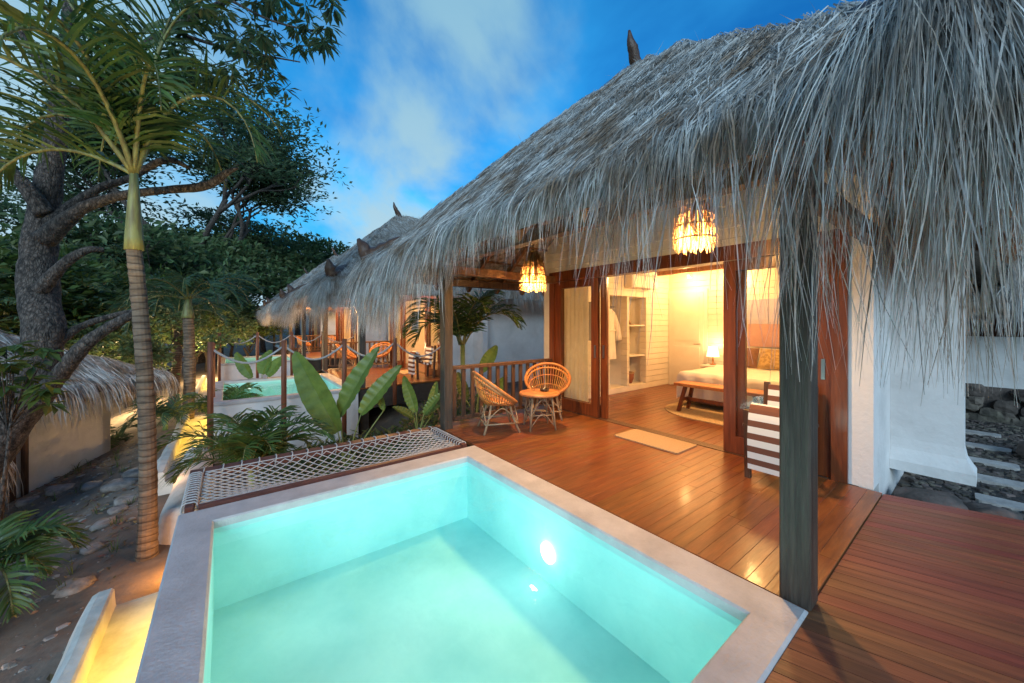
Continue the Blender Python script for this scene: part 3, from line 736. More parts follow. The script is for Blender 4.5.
def pool_lights(off, k, ks=1):
    for (x, y, z, w) in ((PX1 - .16, 2.27, -.36, 1.6), (PX1 - .5, 2.5, -.2, 4.5), (PX0 + .5, 1.6, -.2, 6), (PX0 + .5, 3.0, -.2, 5), (1.2, 2.9, -.2, 4), (1.2, 1.2, -.2, 11), (.7, 1.6, -.2, 6)):  # first sits by the wall light, the rest are added fill in open water
        lamp('pool_lamp_and_fill', (x, y + off, z), w * k * .74, (.93, 1, .92), .16)
    for y in (1.2, 1.9, 2.6, 3.3, 4.0):
        l = bpy.data.lights.new('strip_lamp', 'SPOT'); l.energy = 20 * ks; l.color = (1, .60, .03); l.spot_size = R(128); l.spot_blend = .35; l.shadow_soft_size = .05
        o = bpy.data.objects.new('strip_lamp', l); col.objects.link(o); o.location = (-.29, y + off, -.52)
pool_lights(0, 1); pool_lights(PITCH, .6, .8); pool_lights(2 * PITCH, .6, .8)

# ------------------------------------------------------------------ hammock net beside the pool
def make_net():
    x0, x1, y0, y1 = -.30, 2.34, 3.93, 4.86
    h = empty('hammock_net', (1, 4.4, 0), 'white rope net stretched on a red brown beam frame beyond the pool edge', 'hammock net')
    zt = -.02
    for a, b in (((x0, y1, zt), (x1, y1, zt)), ((x0 + .05, y0, zt), (x0 + .05, y1 - .06, zt)), ((x1 - .05, y0, zt), (x1 - .05, y1 - .06, zt)), ((x0 + .11, y0 + .0, zt), (x1 - .11, y0, zt))):
        m_ = MB(); m_.bar(a, b, .11 if a[1] > 4 and b[1] > 4.81 else .055, .08); m_.build('frame_beam', M['net_beam'], h)
    t = MB(); nrow, ncol = 19, 46
    def node(i, j):
        u = j / ncol; v_ = i / nrow
        x = lerp(x0 + .12, x1 - .12, u); y = lerp(y0 + .05, y1 - .06, v_)
        z = zt + .03 - .16 * math.sin(PI * u) * math.sin(PI * v_)
        return V((x, y, z))
    for i in range(nrow + 1):
        up = [node(min(i + .5 * (.9 if (j + i) % 2 else -.9) * (0 if i in (0, nrow) else 1), nrow), j) for j in range(ncol + 1)]
        t.tube(up, .0065, 5)
    net = t.build('net', M['rope'], h, True)
    beams = [o for o in h.children if o.name.startswith('frame_beam')]
    def loop(c, ax, r1, r2, par, extra=None):
        k = MB(); pts = []
        for q in range(10):
            a = 2 * PI * q / 10; s_ = (abs(math.cos(a)) ** .5 * math.copysign(1, math.cos(a)) * r1, abs(math.sin(a)) ** .5 * math.copysign(1, math.sin(a)) * r2)
            pts.append(c + (V((.012 * math.sin(a), s_[0], s_[1])) if ax == 'x' else V((s_[0], .012 * math.sin(a), s_[1]))))
        k.tube(pts, .007, 5, closed=True)
        if extra: k.tube([pts[0], extra], .006, 4)
        k.build('lashing', M['rope'], par, True)
    n = 17
    for i in range(n): loop(V((lerp(x0 + .1, x1 - .08, i / (n - 1)), y1, zt)), 'x', .06, .052, beams[0])
    for i in range(14):
        y = lerp(y0 + .06, y1 - .1, i / 13)
        loop(V((x0 + .05, y, zt)), 'y', .052, .052, beams[1], V((x0 + .19, y + .02, zt)))
        loop(V((x1 - .05, y, zt)), 'y', -.052, .052, beams[2], V((x1 - .19, y + .02, zt)))
make_net()

# ------------------------------------------------------------------ rope fence of the second villa (and third)
def make_rope_fence():
    y = 8.5; h = empty('rope_fence', (1.9, y, 0), 'near rope fence, white ropes sagging between red brown posts', 'rope fence', 'rope fences before the farther pools')
    xs_ = [-.25, .87, 1.98, 3.08]
    for x in xs_:
        p = MB(); p.tube([(x, y, -1.2 if x < 2.3 else -.4), (x, y, .5), (x + .005, y, 1.16)], .048, 10, bumpy=.06); p.build('post', M['post_red'], h, True)
    for a, b in zip(xs_, xs_[1:] + [4.3]):
        r_ = MB(); pts = [V((lerp(a, b, t / 12), y, 1.05 - .30 * math.sin(PI * t / 12) - (0 if b < 4 else .12 * t / 12))) for t in range(13)]
        r_.tube(pts, .02, 7); r_.build('rope', M['rope'], h, True)
    r_ = MB(); r_.tube([V((-.25, lerp(y, y + 1.1, t / 12), 1.05 - .45 * math.sin(PI * t / 12))) for t in range(13)], .02, 7); r_.build('rope', M['rope'], h, True)
    p = MB(); p.tube([(-.25, y + 1.1, -1.0), (-.25, y + 1.1, 1.1)], .045, 10); p.build('post', M['post_red'], h, True)
    return h
rf = make_rope_fence()
dup(rf, (0, PITCH, 0), 'far rope fence, thin ropes beyond the second pool')

# ------------------------------------------------------------------ balustrade
def make_balustrade():
    b = empty('balustrade', (3.5, 4.82, 0), 'dark slatted balustrade behind the rattan chairs of the nearest deck', 'railing', 'deck railings')
    r_ = MB(); r_.bbox(2.54, 4.57, 4.775, 4.865, .82, .87, .006); r_.build('top_rail', M['dark_wood'], b)
    r_ = MB(); r_.box(2.54, 4.57, 4.79, 4.85, .07, .12); r_.build('bottom_rail', M['dark_wood'], b)
    for i in range(13):
        x = lerp(2.63, 4.50, i / 12); s = MB(); s.box(x - .03, x + .03, 4.805, 4.835, .12, .82); s.build('baluster', M['dark_wood'], b)
    return b
bal = make_balustrade()
dup(bal, (0, PITCH, 0), 'slatted balustrade at the far side of the second villa deck')
dup(bal, (0, 2 * PITCH, 0), 'slatted balustrade at the far side of the third villa deck')

# ------------------------------------------------------------------ pendants
def make_pendant(x, y, zb, label):
    p = empty('pendant_lamp', (x, y, zb), label, 'pendant lamp', 'woven pendant lamps on the porch')
    s = MB()
    for k in range(620):
        a = uni(0, 2 * PI); r0 = uni(.03, .07); rb = uni(.13, .20); zt = zb + uni(.50, .60); z1 = zb + uni(0, .22)
        c, sn = math.cos(a), math.sin(a); pts = []
        for i in range(6):
            t = i / 5; rr = lerp(r0, rb, min(1, t * 1.5) ** .8) + g(.006)
            pts.append(V((x + c * rr, y + sn * rr, lerp(zt, z1, t))))
        s.ribbon(pts, .008, .005, V((-sn, c, g(.3))).normalized())
    for zr, rr in ((.36, .155), (.24, .18), (.12, .18)):
        s.tube([(x + rr * math.cos(2 * PI * i / 20), y + rr * math.sin(2 * PI * i / 20), zb + zr) for i in range(20)], .008, 5, closed=True)
    sh = s.build('shade', M['straw_warm'], p)
    c = MB(); c.tube([(x, y, zb + .55), (x, y, zb + 1.3)], .008, 6); c.build('cord', M['dark_wood'], p)
    b = MB(); b.lathe([(.005, -.05), (.03, -.04), (.042, 0), (.03, .04), (.012, .06)], (x, y, zb + .30), 12); b.build('bulb', M['bulb'], sh, True)
    return p
PEND = [(3.5, 4.06, 1.95), (3.5, 1.72, 2.17)]
p1 = make_pendant(*PEND[0], 'glowing straw pendant left of the door, hanging above the rattan chairs')
p2_ = make_pendant(*PEND[1], 'glowing straw pendant half hidden by hanging thatch at the roof middle')
dup(p1, (0, PITCH, 0), 'small glowing straw pendant on the porch of the second villa')
for k, w in ((0, 180), (1, 180), (2, 180)):
    for x, y, zb in PEND: lamp('pendant_bulb', (x, y + PITCH * k, zb + .18), w, WARM, .07)

# ------------------------------------------------------------------ rattan furniture
def make_rattan_chair(label):
    c = empty('rattan_chair', (0, 0, 0), label, 'chair', 'round rattan chairs on the decks')
    # faces +x ; rim plane tilted, low at the front
    ctr = V((0, 0, .60)); tilt = R(36); R0 = .36
    ex = V((math.cos(tilt), 0, -math.sin(tilt))); ey = V((0, 1, 0)); en = V((math.sin(tilt), 0, math.cos(tilt)))
    seat = V((.05, 0, .38))
    def bowl(a, t):    # t 0 rim .. 1 centre
        rim = ctr + ex * (R0 * math.cos(a)) + ey * (R0 * math.sin(a))
        low = seat + V((.20 * math.cos(a), .20 * math.sin(a), 0))
        q = lerp(rim, low, min(1, t * 1.25)) - en * (.05 * math.sin(PI * min(1, t * 1.25)))
        return q if t < .8 else lerp(low, seat, (t - .8) / .2)
    s = MB(); n = 44
    for k in range(n):
        a = 2 * PI * k / n; s.tube([bowl(a, t) for t in (0, .2, .4, .6, .8)], .0075, 5)
    for t in (.28, .56): s.tube([bowl(2 * PI * k / 40, t) for k in range(40)], .009, 5, closed=True)
    s.build('woven_bowl', M['rattan'], c, True)
    r_ = MB(); r_.tube([bowl(2 * PI * k / 40, 0) for k in range(40)], .024, 8, closed=True); r_.tube([bowl(2 * PI * k / 40, .10) for k in range(40)], .015, 6, closed=True); r_.build('rim', M['rattan'], c, True)
    q = MB(); q.lathe([(.19, -.012), (.21, .0), (.20, .03), (.12, .045), (.01, .048)], seat + V((0, 0, .0)), 24); q.build('seat', M['rattan'], c, True)
    for sx in (-1, 1):
        for sy in (-1, 1):
            l = MB(); l.tube([seat + V((.13 * sx, .13 * sy, .0)), seat + V((.17 * sx, .17 * sy, -.18)), V((.05 + .25 * sx, .23 * sy, 0))], .016, 8); l.build('leg', M['rattan_grey'], c, True)
    st = MB(); zz = .13; k = .225
    cs = [V((.05 + k * sx, .215 * sy, zz)) for sx, sy in ((-1, -1), (1, -1), (1, 1), (-1, 1))]
    for i in range(4): st.tube([cs[i], cs[(i + 1) % 4]], .012, 6)
    for i in range(4):
        m_ = (cs[i] + cs[(i + 1) % 4]) / 2; st.tube(catmull([cs[i] + V((0, 0, .03)), lerp(cs[i], m_, .6) + V((0, 0, .16)), m_ + V((0, 0, .21)), lerp(cs[(i + 1) % 4], m_, .6) + V((0, 0, .16)), cs[(i + 1) % 4] + V((0, 0, .03))], 3), .008, 5)
    st.build('stretcher', M['rattan_grey'], c, True)
    return c
ch = make_rattan_chair('rattan tub chair seen from the side, nearest to the pool')
ch.location = (2.98, 4.28, 0); ch.rotation_euler.z = R(-22)
ch2 = copy_tree(ch); ch2.location = (4.12, 4.42, 0); ch2.rotation_euler.z = R(225); ch2['label'] = 'rattan tub chair facing the camera beside the door frame'
for k, (a, b) in enumerate((('orange lit rattan chair at the left of the second villa deck', 'orange lit rattan chair at the right of the second villa deck'), ('tiny orange rattan chair farther left on the third villa deck', 'tiny orange rattan chair nearer the wall on the third villa deck'))):
    for q, src in ((a, ch), (b, ch2)):
        o = copy_tree(src); o.location = src.location + V((0, PITCH * (k + 1), 0)); o['label'] = q
def make_table():
    x, y = 3.55, 3.98
    c = empty('rattan_table', (x, y, 0), 'small round rattan table between the two tub chairs', 'side table')
    t = MB(); t.lathe([(.01, .47), (.25, .47), (.275, .485), (.275, .50), (.25, .515), (.01, .515)], (x, y, 0), 32); t.build('table_top', M['rattan'], c, True)
    r_ = MB(); r_.tube([(x + .27 * math.cos(2 * PI * k / 36), y + .27 * math.sin(2 * PI * k / 36), .49) for k in range(36)], .02, 7, closed=True); r_.build('rim', M['rattan'], c, True)
    cs = []
    for k in range(4):
        a = R(20 + 90 * k); p0 = V((x + .20 * math.cos(a), y + .20 * math.sin(a), .47)); p1_ = V((x + .26 * math.cos(a), y + .26 * math.sin(a), 0)); cs.append(lerp(p1_, p0, .45))
        l = MB(); l.tube([p0, lerp(p0, p1_, .5), p1_], .013, 8); l.build('leg', M['rattan_grey'], c, True)
    st = MB()
    for i in range(4):
        a, b = cs[i], cs[(i + 1) % 4]; m_ = (a + b) / 2
        st.tube([a, b], .009, 6); st.tube(catmull([a - V((0, 0, .15)), m_ + V((0, 0, .02)), b - V((0, 0, .15))], 5), .008, 5); st.tube(catmull([a, m_ + V((0, 0, .22)), b], 5), .008, 5)
    st.build('stretcher', M['rattan_grey'], c, True)
    b = empty('ashtray', (x + .08, y - .02, .515), 'dark round ashtray on the rattan table', 'ashtray')
    d = MB(); d.lathe([(.05, 0), (.065, .01), (.07, .035), (.058, .035), (.05, .012), (.002, .012)], (x + .08, y - .02, .515), 18); d.build('dish', M['bottle'], b, True)
    d = MB(); d.tube([(x + .03, y - .05, .553), (x + .12, y + .02, .556)], .006, 6); d.build('match', M['white_paint'], b)
    g_ = empty('drinking_glass', (x - .02, y + .12, .515), 'small clear drinking glass on the rattan table', 'glass')
    d = MB(); d.lathe([(.03, 0), (.034, .09), (.031, .09), (.028, .008), (.001, .008)], (x - .02, y + .12, .515), 16); d.build('tumbler', M['glass'], g_, True)
make_table()

# ------------------------------------------------------------------ striped lounge chair
def make_striped_chair():
    c = empty('lounge_chair', (4.2, 1.2, 0), 'low wooden lounge chair with brown and white striped cushion by the right door', 'lounge chair', 'striped lounge chairs on the decks')
    y0, y1 = 1.06, 1.46
    for y in (y0, y1):
        l = MB(); l.bar((4.02, y, 0), (3.99, y, .66), .045, .05, (1, 0, 0)); l.build('leg', M['dark_wood'], c)
        l = MB(); l.bar((4.47, y, 0), (4.52, y, .88), .045, .05, (1, 0, 0)); l.build('leg', M['dark_wood'], c)
        a = MB(); a.bbox(3.97, 4.52, y - .035, y + .035, .50, .53); a.build('armrest', M['dark_wood'], c)
    def cushion(name, prof, th):
        m_ = MB(); n = len(prof); w0, w1 = y0 + .03, y1 - .03; b = 0
        pr = catmull(prof, 5); n = len(pr); L = 0; vs_ = [0]
        for i in range(1, n): L += (pr[i] - pr[i - 1]).length; vs_.append(L)
        for i, p in enumerate(pr):
            d = pr[min(i + 1, n - 1)] - pr[max(i - 1, 0)]; nr = V((-d.z, 0, d.x)).normalized() * th
            m_.v += [(p.x, w0, p.z), (p.x, w1, p.z), (p.x + nr.x, w1 - .01, p.z + nr.z), (p.x + nr.x, w0 + .01, p.z + nr.z)]
        for i in range(n - 1):
            for k in range(4): l = (k + 1) % 4; m_.f.append((4 * i + k, 4 * i + l, 4 * i + 4 + l, 4 * i + 4 + k))
        m_.f.append((3, 2, 1, 0)); m_.f.append(tuple(4 * (n - 1) + k for k in range(4)))
        o = m_.build(name, M['stripes'], c, False)
        uv = o.data.uv_layers.new(name='UVMap')
        for li, lp in enumerate(o.data.loops): uv.data[li].uv = (0, vs_[lp.vertex_index // 4] / .115 + .1)
    cushion('seat_cushion', [V((3.95, 0, .13)), V((3.94, 0, .40)), V((3.97, 0, .64)), V((4.03, 0, .67)), V((4.12, 0, .45)), V((4.30, 0, .36)), V((4.45, 0, .38))], .05)
    cushion('back_cushion', [V((4.42, 0, .42)), V((4.46, 0, .65)), V((4.49, 0, .86))], .06)
    return c
lc = make_striped_chair()
dup(lc, (0, PITCH, 0), 'small striped lounge chair on the deck of the second villa')

# ------------------------------------------------------------------ mats, rugs, room furniture
def soft_rect(x0, x1, y0, y1, r, n=6):
    pts = []
    for cx, cy, a0 in ((x1 - r, y1 - r, 0), (x0 + r, y1 - r, 90), (x0 + r, y0 + r, 180), (x1 - r, y0 + r, 270)):
        for k in range(n + 1): a = R(a0 + 90 * k / n); pts.append((cx + r * math.cos(a), cy + r * math.sin(a)))
    return pts
m_ = MB(); m_.prism(soft_rect(4.06, 4.54, 2.20, 3.07, .02), .002, .016)
dm = tag(m_.build('doormat', M['mat_tan']), 'tan woven doormat before the open sliding door', 'doormat', 'tan doormats outside the doors')
dm2 = dm.copy(); col.objects.link(dm2); dm2.location.y += PITCH; dm2['label'] = 'small tan doormat on the deck of the second villa'
m_ = MB(); m_.prism(soft_rect(5.72, 7.6, 1.3, 3.62, .75, 10), .002, .014)
tag(m_.build('rug', M['rug']), 'large beige rug with rounded corners under the bed and bench', 'rug')

def make_bed():
    b = empty('bed', (7.5, 2.55, 0), 'double bed with white bedding against the back wall', 'bed')
    f = MB(); f.box(6.62, 8.5, 1.72, 3.42, .08, .28); f.build('bed_base', M['dark_wood'], b)
    def sheet(u, v_):
        # loft over the mattress with drooping sides
        x = lerp(6.50, 8.5, u); y = lerp(1.62, 3.52, v_)
        return V((x, y, .60 + .02 * nz((x, y, 0), 3)))
    m2 = MB(); m2.prism(soft_rect(6.56, 8.5, 1.66, 3.48, .08), .28, .55); m2.build('mattress', M['linen'], b)
    d = MB(); N1, N2 = 30, 30
    def duvet(u, v_):
        a = (u * 1.25 - .25); x = 6.52 + max(0, a) * 1.75; y = lerp(1.60, 3.54, v_); z = .62
        e = min(v_, 1 - v_) * 1.94; rr = .09
        if e < rr: z -= rr - math.sqrt(max(0, rr * rr - (rr - e) ** 2))
        if a < 0: z -= -a * 1.75; x = 6.50 + .02 * math.sin(v_ * 40)
        return V((x, y, max(.12, z + .015 * nz((x * 2, y * 2, z), 2))))
    d.grid(duvet, N1, N2)
    for yy, sgn in ((3.54, 1), (1.60, -1)):
        d.grid(lambda u, v_: V((lerp(6.52, 8.27, u), yy + sgn * .012 * math.sin(u * 45), lerp(.54, .13, v_))), 40, 3)
    d.build('duvet', M['linen'], b, True)
make_bed()
def pillow(name, c, w, h, t, ry, mat_, label):
    m2 = MB(); c = V(c)
    for sg in (1, -1):
        def fn(u, v_):
            a, bb = u * 2 - 1, v_ * 2 - 1
            k = (1 - abs(a) ** 3) * (1 - abs(bb) ** 3)
            y = a * w / 2 * (1 - .06 * (1 - bb * bb)); z = bb * h / 2 * (1 - .06 * (1 - a * a)); x = -sg * t / 2 * max(0, k) ** .55
            q = Matrix.Rotation(ry, 3, 'Y') @ V((x, y if sg > 0 else -y, z)); return c + q
        m2.grid(fn, 12, 12)
    tag(m2.build(name, mat_, None, True), label, 'pillow', 'pillows at the head of the bed')
pillow('pillow', (8.36, 3.05, .80), .65, .42, .16, R(18), M['linen'], 'plain white pillow at the left of the bed head')
pillow('pillow', (8.36, 2.1, .80), .65, .42, .16, R(18), M['linen'], 'plain white pillow at the right of the bed head')
pillow('pillow', (8.12, 2.98, .82), .42, .42, .15, R(22), M['pillow_brown'], 'square dark brown cushion leaning at the bed head')
pillow('pillow', (8.08, 2.48, .82), .55, .42, .16, R(24), M['pillow_tan'], 'mottled tan cushion leaning at the bed head')
def make_bench():
    b = empty('bench', (6.2, 2.65, 0), 'wooden bench with splayed legs at the foot of the bed', 'bench')
    t = MB(); t.bbox(6.02, 6.38, 1.95, 3.33, .44, .49); t.build('seat', M['rattan'], b)
    for y, s in ((3.15, 1), (2.12, -1)):
        for x, q in ((6.08, -1), (6.32, 1)):
            l = MB(); l.bar((x, y, .44), (x + .04 * q, y + .10 * s, .012), .05, .05, (0, 1, 0)); l.build('leg', M['red_wood'], b)
    s = MB(); s.bar((6.2, 2.06, .22), (6.2, 3.2, .22), .03, .05); s.build('stretcher', M['red_wood'], b)
    s = MB()
    for y in (3.19, 2.075): s.bar((6.07, y, .22), (6.33, y, .22), .03, .05)
    s.build('cross_rail', M['red_wood'], b)
make_bench()
def make_night():
    b = empty('nightstand', (8.35, 3.75, 0), 'small pale nightstand left of the bed', 'nightstand')
    t = MB(); t.bbox(8.15, 8.55, 3.56, 3.90, .55, .59); t.build('top', M['white_paint'], b)
    t = MB(); t.box(8.18, 8.54, 3.58, 3.88, .38, .549); t.build('drawer', M['white_paint'], b)
    for x in (8.18, 8.51):
        for y in (3.59, 3.87): l = MB(); l.bar((x + .01, y, 0), (x + .01, y, .38), .03, .03, (1, 0, 0)); l.build('leg', M['white_paint'], b)
    l = empty('table_lamp', (8.38, 3.73, .59), 'lit table lamp on the nightstand by the bed', 'table lamp')
    t = MB(); t.lathe([(.06, 0), (.06, .015), (.015, .03), (.02, .10), (.012, .2)], (8.38, 3.73, .59), 16); t.build('base', M['rattan'], l, True)
    t = MB(); t.lathe([(.13, .18), (.09, .40)], (8.38, 3.73, .59), 24); t.build('lamp_shade', M['lampshade'], l, True)
make_night()
def art():
    a = empty('canvas_picture', (8.58, 2.35, 1.0), 'wide canvas of lavender over pink above the bed head', 'picture')
    m2 = MB(); m2.box(8.555, 8.598, 1.5, 3.12, 1.02, 1.48); m2.build('lower_panel', M['pink'], a)
    m2 = MB(); m2.box(8.555, 8.598, 1.5, 3.12, 1.482, 1.98); m2.build('upper_panel', M['lav'], a)
art()
def ac():
    a = empty('air_conditioner', (7.3, 4.8, 2.28), 'white wall unit near the ceiling above the wardrobe', 'air conditioner')
    m2 = MB(); m2.bbox(6.78, 7.75, 4.64, 4.868, 2.27, 2.55, .03); m2.build('casing', M['white_paint'], a)
    m2 = MB(); m2.box(6.86, 7.67, 4.634, 4.64, 2.29, 2.33); m2.build('louvre', M['linen'], a)
ac()
def robe():
    b = empty('bathrobe', (6.58, 5.15, .9), 'white bathrobe hanging in the left wardrobe niche', 'bathrobe')
    def body(u, v_):
        a = 2 * PI * u; t = v_; w = lerp(.20, .17, min(1, t * 2.5)) if t < .4 else lerp(.17, .25, (t - .4) / .6)
        if t < .06: w *= .35 + t * 10.8
        dpt = .09 + .03 * t + .014 * math.sin(a * 7 + 3 * t) * t
        return V((6.58 + w * math.cos(a), 5.13 + dpt * math.sin(a), lerp(1.80, .72, t)))
    m2 = MB(); m2.grid(body, 48, 18); o = m2.build('robe_body', M['linen'], b, True)
    for s in (-1, 1):
        q = MB(); q.tube(catmull([(6.58 + .15 * s, 5.12, 1.72), (6.58 + .23 * s, 5.08, 1.45), (6.58 + .25 * s, 5.05, 1.12)], 4), interp([.055, .07, .085], 4), 10, bumpy=.12); q.build('sleeve', M['linen'], b, True)
    q = MB(); q.tube([(6.58 + .185 * math.cos(R(k * 18)), 5.13 + .115 * math.sin(R(k * 18)), 1.34) for k in range(20)], .022, 6, closed=True); q.build('belt', M['linen'], b, True)
    q = MB(); q.tube(catmull([(6.40, 5.13, 1.72), (6.58, 5.13, 1.83), (6.76, 5.13, 1.72)], 4), .012, 6); q.tube([(6.58, 5.13, 1.83), (6.58, 5.16, 1.87), (6.58, 5.2, 1.885)], .006, 5); q.build('hanger', M['dark_wood'], b)
robe()
k_ = empty('basket', (7.3, 5.2, .12), 'dark round basket at the bottom of the wardrobe niche', 'basket')
m_ = MB(); m_.lathe([(.11, 0), (.15, .10), (.16, .24), (.145, .24), (.13, .1), (.01, .02)], (7.3, 5.16, .122), 24); m_.build('body', M['brown_cloth'], k_, True)
m_ = MB(); m_.tube([(7.3 + .155 * math.cos(R(18 * k)), 5.16 + .155 * math.sin(R(18 * k)), .36) for k in range(20)], .014, 6, closed=True); m_.build('rim', M['rattan_grey'], k_, True)
k_ = empty('straw_hat', (7.25, 5.2, 1.46), 'round straw hat on the upper wardrobe shelf', 'hat')
m_ = MB(); m_.lathe([(.20, 0), (.205, .008), (.11, .02), (.10, .09), (.06, .12), (.005, .125)], (7.25, 5.16, 1.462), 28); m_.build('crown', M['straw_warm'], k_, True)
m_ = MB(); m_.lathe([(.112, .02), (.112, .05), (.104, .05), (.104, .02)], (7.25, 5.16, 1.464), 28); m_.build('band', M['brown_cloth'], k_, True)
def curtain(y0, y1, x, label, kk):
    c = MB(); c.grid(lambda u, v_: V((x + .035 * math.sin(u * kk) + .01 * nz((u * 6, v_ * 2, 0)), lerp(y0, y1, u), lerp(.02, 2.25, v_))), 60, 6)
    tag(c.build('curtain', M['gauze'], None, True), label, 'curtain', 'white door curtains')
curtain(4.18, 4.862, 4.83, 'white gauze curtain behind the left glass door', 42)
curtain(.86, 1.06, 4.86, 'bunched white curtain at the right end of the doors', 30)
def spots():
    for i, (x, y) in enumerate(((8.3, 3.3), (8.3, 4.2))):
        s = empty('ceiling_spot', (x, y, 2.6), ['glowing ceiling spot above the nightstand', 'glowing ceiling spot above the inner white door'][i], 'ceiling light', 'ceiling spots of the bedroom')
        m2 = MB(); m2.lathe([(.05, 0), (.055, .08), (.045, .10)], (x, y, 2.53), 16); m2.build('housing', M['white_paint'], s, True)
        m2 = MB(); m2.lathe([(.048, -.01), (.048, -.001)], (x, y, 2.53), 16); m2.build('lens', M['bulb'], s)
spots()
for k in range(3):
    s = 1 if k == 0 else .9
    lamp('room_lamp', (8.25, 3.3 + PITCH * k, 2.42), 42 * s, (1, .52, .18), .08)
    lamp('room_lamp', (8.2, 4.25 + PITCH * k, 2.42), 36 * s, (1, .52, .18), .08)
    lamp('room_lamp', (6.4, 2.3 + PITCH * k, 2.45), 165 * s, (1, .55, .20), .15)
lamp('bedside_bulb', (8.36, 3.73, 1.05), 8, (1, .58, .22), .05)

# ------------------------------------------------------------------ side garden on the right
gw = empty('garden_wall', (11, .0, -.3), 'white garden wall on a rough stone base at the right edge', 'wall')
m_ = MB(); m_.box(11.0, 11.2, -6, 3.5, .34, 1.25); m_.build('white_panel', M['plaster'], gw)
m_ = MB(); r2 = random.Random(3)
m_.box(11.0, 11.3, -6, 3.5, -.5, .338)
def rock(mb, c, sx, sy, sz, seed, n=8, m=6, rot=0):
    b = len(mb.v); c = V(c); cr, sr = math.cos(rot), math.sin(rot)
    for i in range(m + 1):
        ph = PI * i / m
        for k in range(n):
            a = 2 * PI * k / n; d = V((math.sin(ph) * math.cos(a), math.sin(ph) * math.sin(a), math.cos(ph)))
            d = V([math.copysign(abs(q) ** .7, q) for q in d])
            s = 1 + .28 * noise.noise(d * 1.6 + V((seed * 3.1, seed * 1.7, 0)))
            x, y = d.x * sx * s, d.y * sy * s
            mb.v.append((c.x + x * cr - y * sr, c.y + x * sr + y * cr, c.z + d.z * sz * s))
    for i in range(m):
        for k in range(n): l = (k + 1) % n; mb.f.append((b + i * n + k, b + i * n + n + k, b + i * n + n + l, b + i * n + l))
for i in range(150):
    y = r2.uniform(-3, 3); z = r2.uniform(-.42, .30)
    rock(m_, (10.97, y, z), .10, r2.uniform(.10, .24), r2.uniform(.07, .14), i)
m_.build('stone_base', M['rock_dk'], gw)
# thatch of the outbuilding behind the garden wall
ob = empty('outbuilding', (12.2, 0, -.3), 'thatched outbuilding behind the white garden wall', 'outbuilding')
m_ = MB(); m_.box(11.9, 12.1, -6, 3.4, -.4, 2.0); m_.build('wall', M['brown_cloth'], ob)
f_ = Face((10.75, 3.6, 2.0), (10.75, -6, 2.0), (13.6, 3.6, 4.0), (13.6, -6, 4.0))
m_ = MB(); m_.grid(lambda u, t: f_.pt(u, t) + f_.n * lump(f_.pt(u, t)), 40, 10); m_.grid(lambda u, t: f_.pt(1 - u, t) - V((0, 0, .2)), 8, 4)
rf_ = m_.build('thatched_roof', M['straw_base'], ob, True)
m_ = MB()
for i in range(2600):
    u = rnd.random(); s = uni(0, .5); p = f_.pt(u, 0) + f_.up * s + f_.n * uni(0, .07)
    strand(m_, p, -f_.up + f_.e * g(.1), f_.n, f_, s + uni(.35, .95), uni(.012, .022), 2.0, V((g(.3), g(.3), 0)), 5)
m_.build('straw', M['straw'], rf_)
for i, (x, y, lb) in enumerate(((6.0, -.06, 'nearest pale stepping stone, beside the angled deck'), (6.78, -.02, 'second pale stepping stone from the deck'), (7.6, .04, 'middle one of the five pale stepping stones'), (8.5, .09, 'second pale stepping stone from the stone wall'), (9.5, .16, 'farthest pale stepping stone, close to the stone wall'))):
    m_ = MB(); z = hgt(x, y) + .02; q = soft_rect(x - .115, x + .115, y - .235, y + .185, .04, 3)
    q = [(a + .03 * nz((a * 3, b * 3, i)), b + .03 * nz((a * 3, b * 3, i + 9))) for a, b in q]; m_.prism(q, z - .03, z + .035)
    tag(m_.build('stepping_stone', M['pale_stone']), lb, 'stepping stone', 'stepping stones across the dark gravel')
for i, (x, y, s, lb) in enumerate(((5.2, .36, .20, 'brown rock tucked under the white wing wall'), (5.35, .02, .15, 'dark rock at the edge of the angled deck'), (8.3, -.55, .28, 'large dark boulder right of the stepping stones'), (9.2, .62, .25, 'dark boulder left of the stepping stones'), (7.0, -.75, .2, 'rounded boulder at the right edge of the gravel'))):
    m_ = MB(); rock(m_, (x, y, hgt(x, y) + s * .4), s, s * 1.2, s * .7, i + 40, 14, 10); tag(m_.build('boulder', M['rock_dk'], None, True), lb, 'rock', 'dark garden rocks')

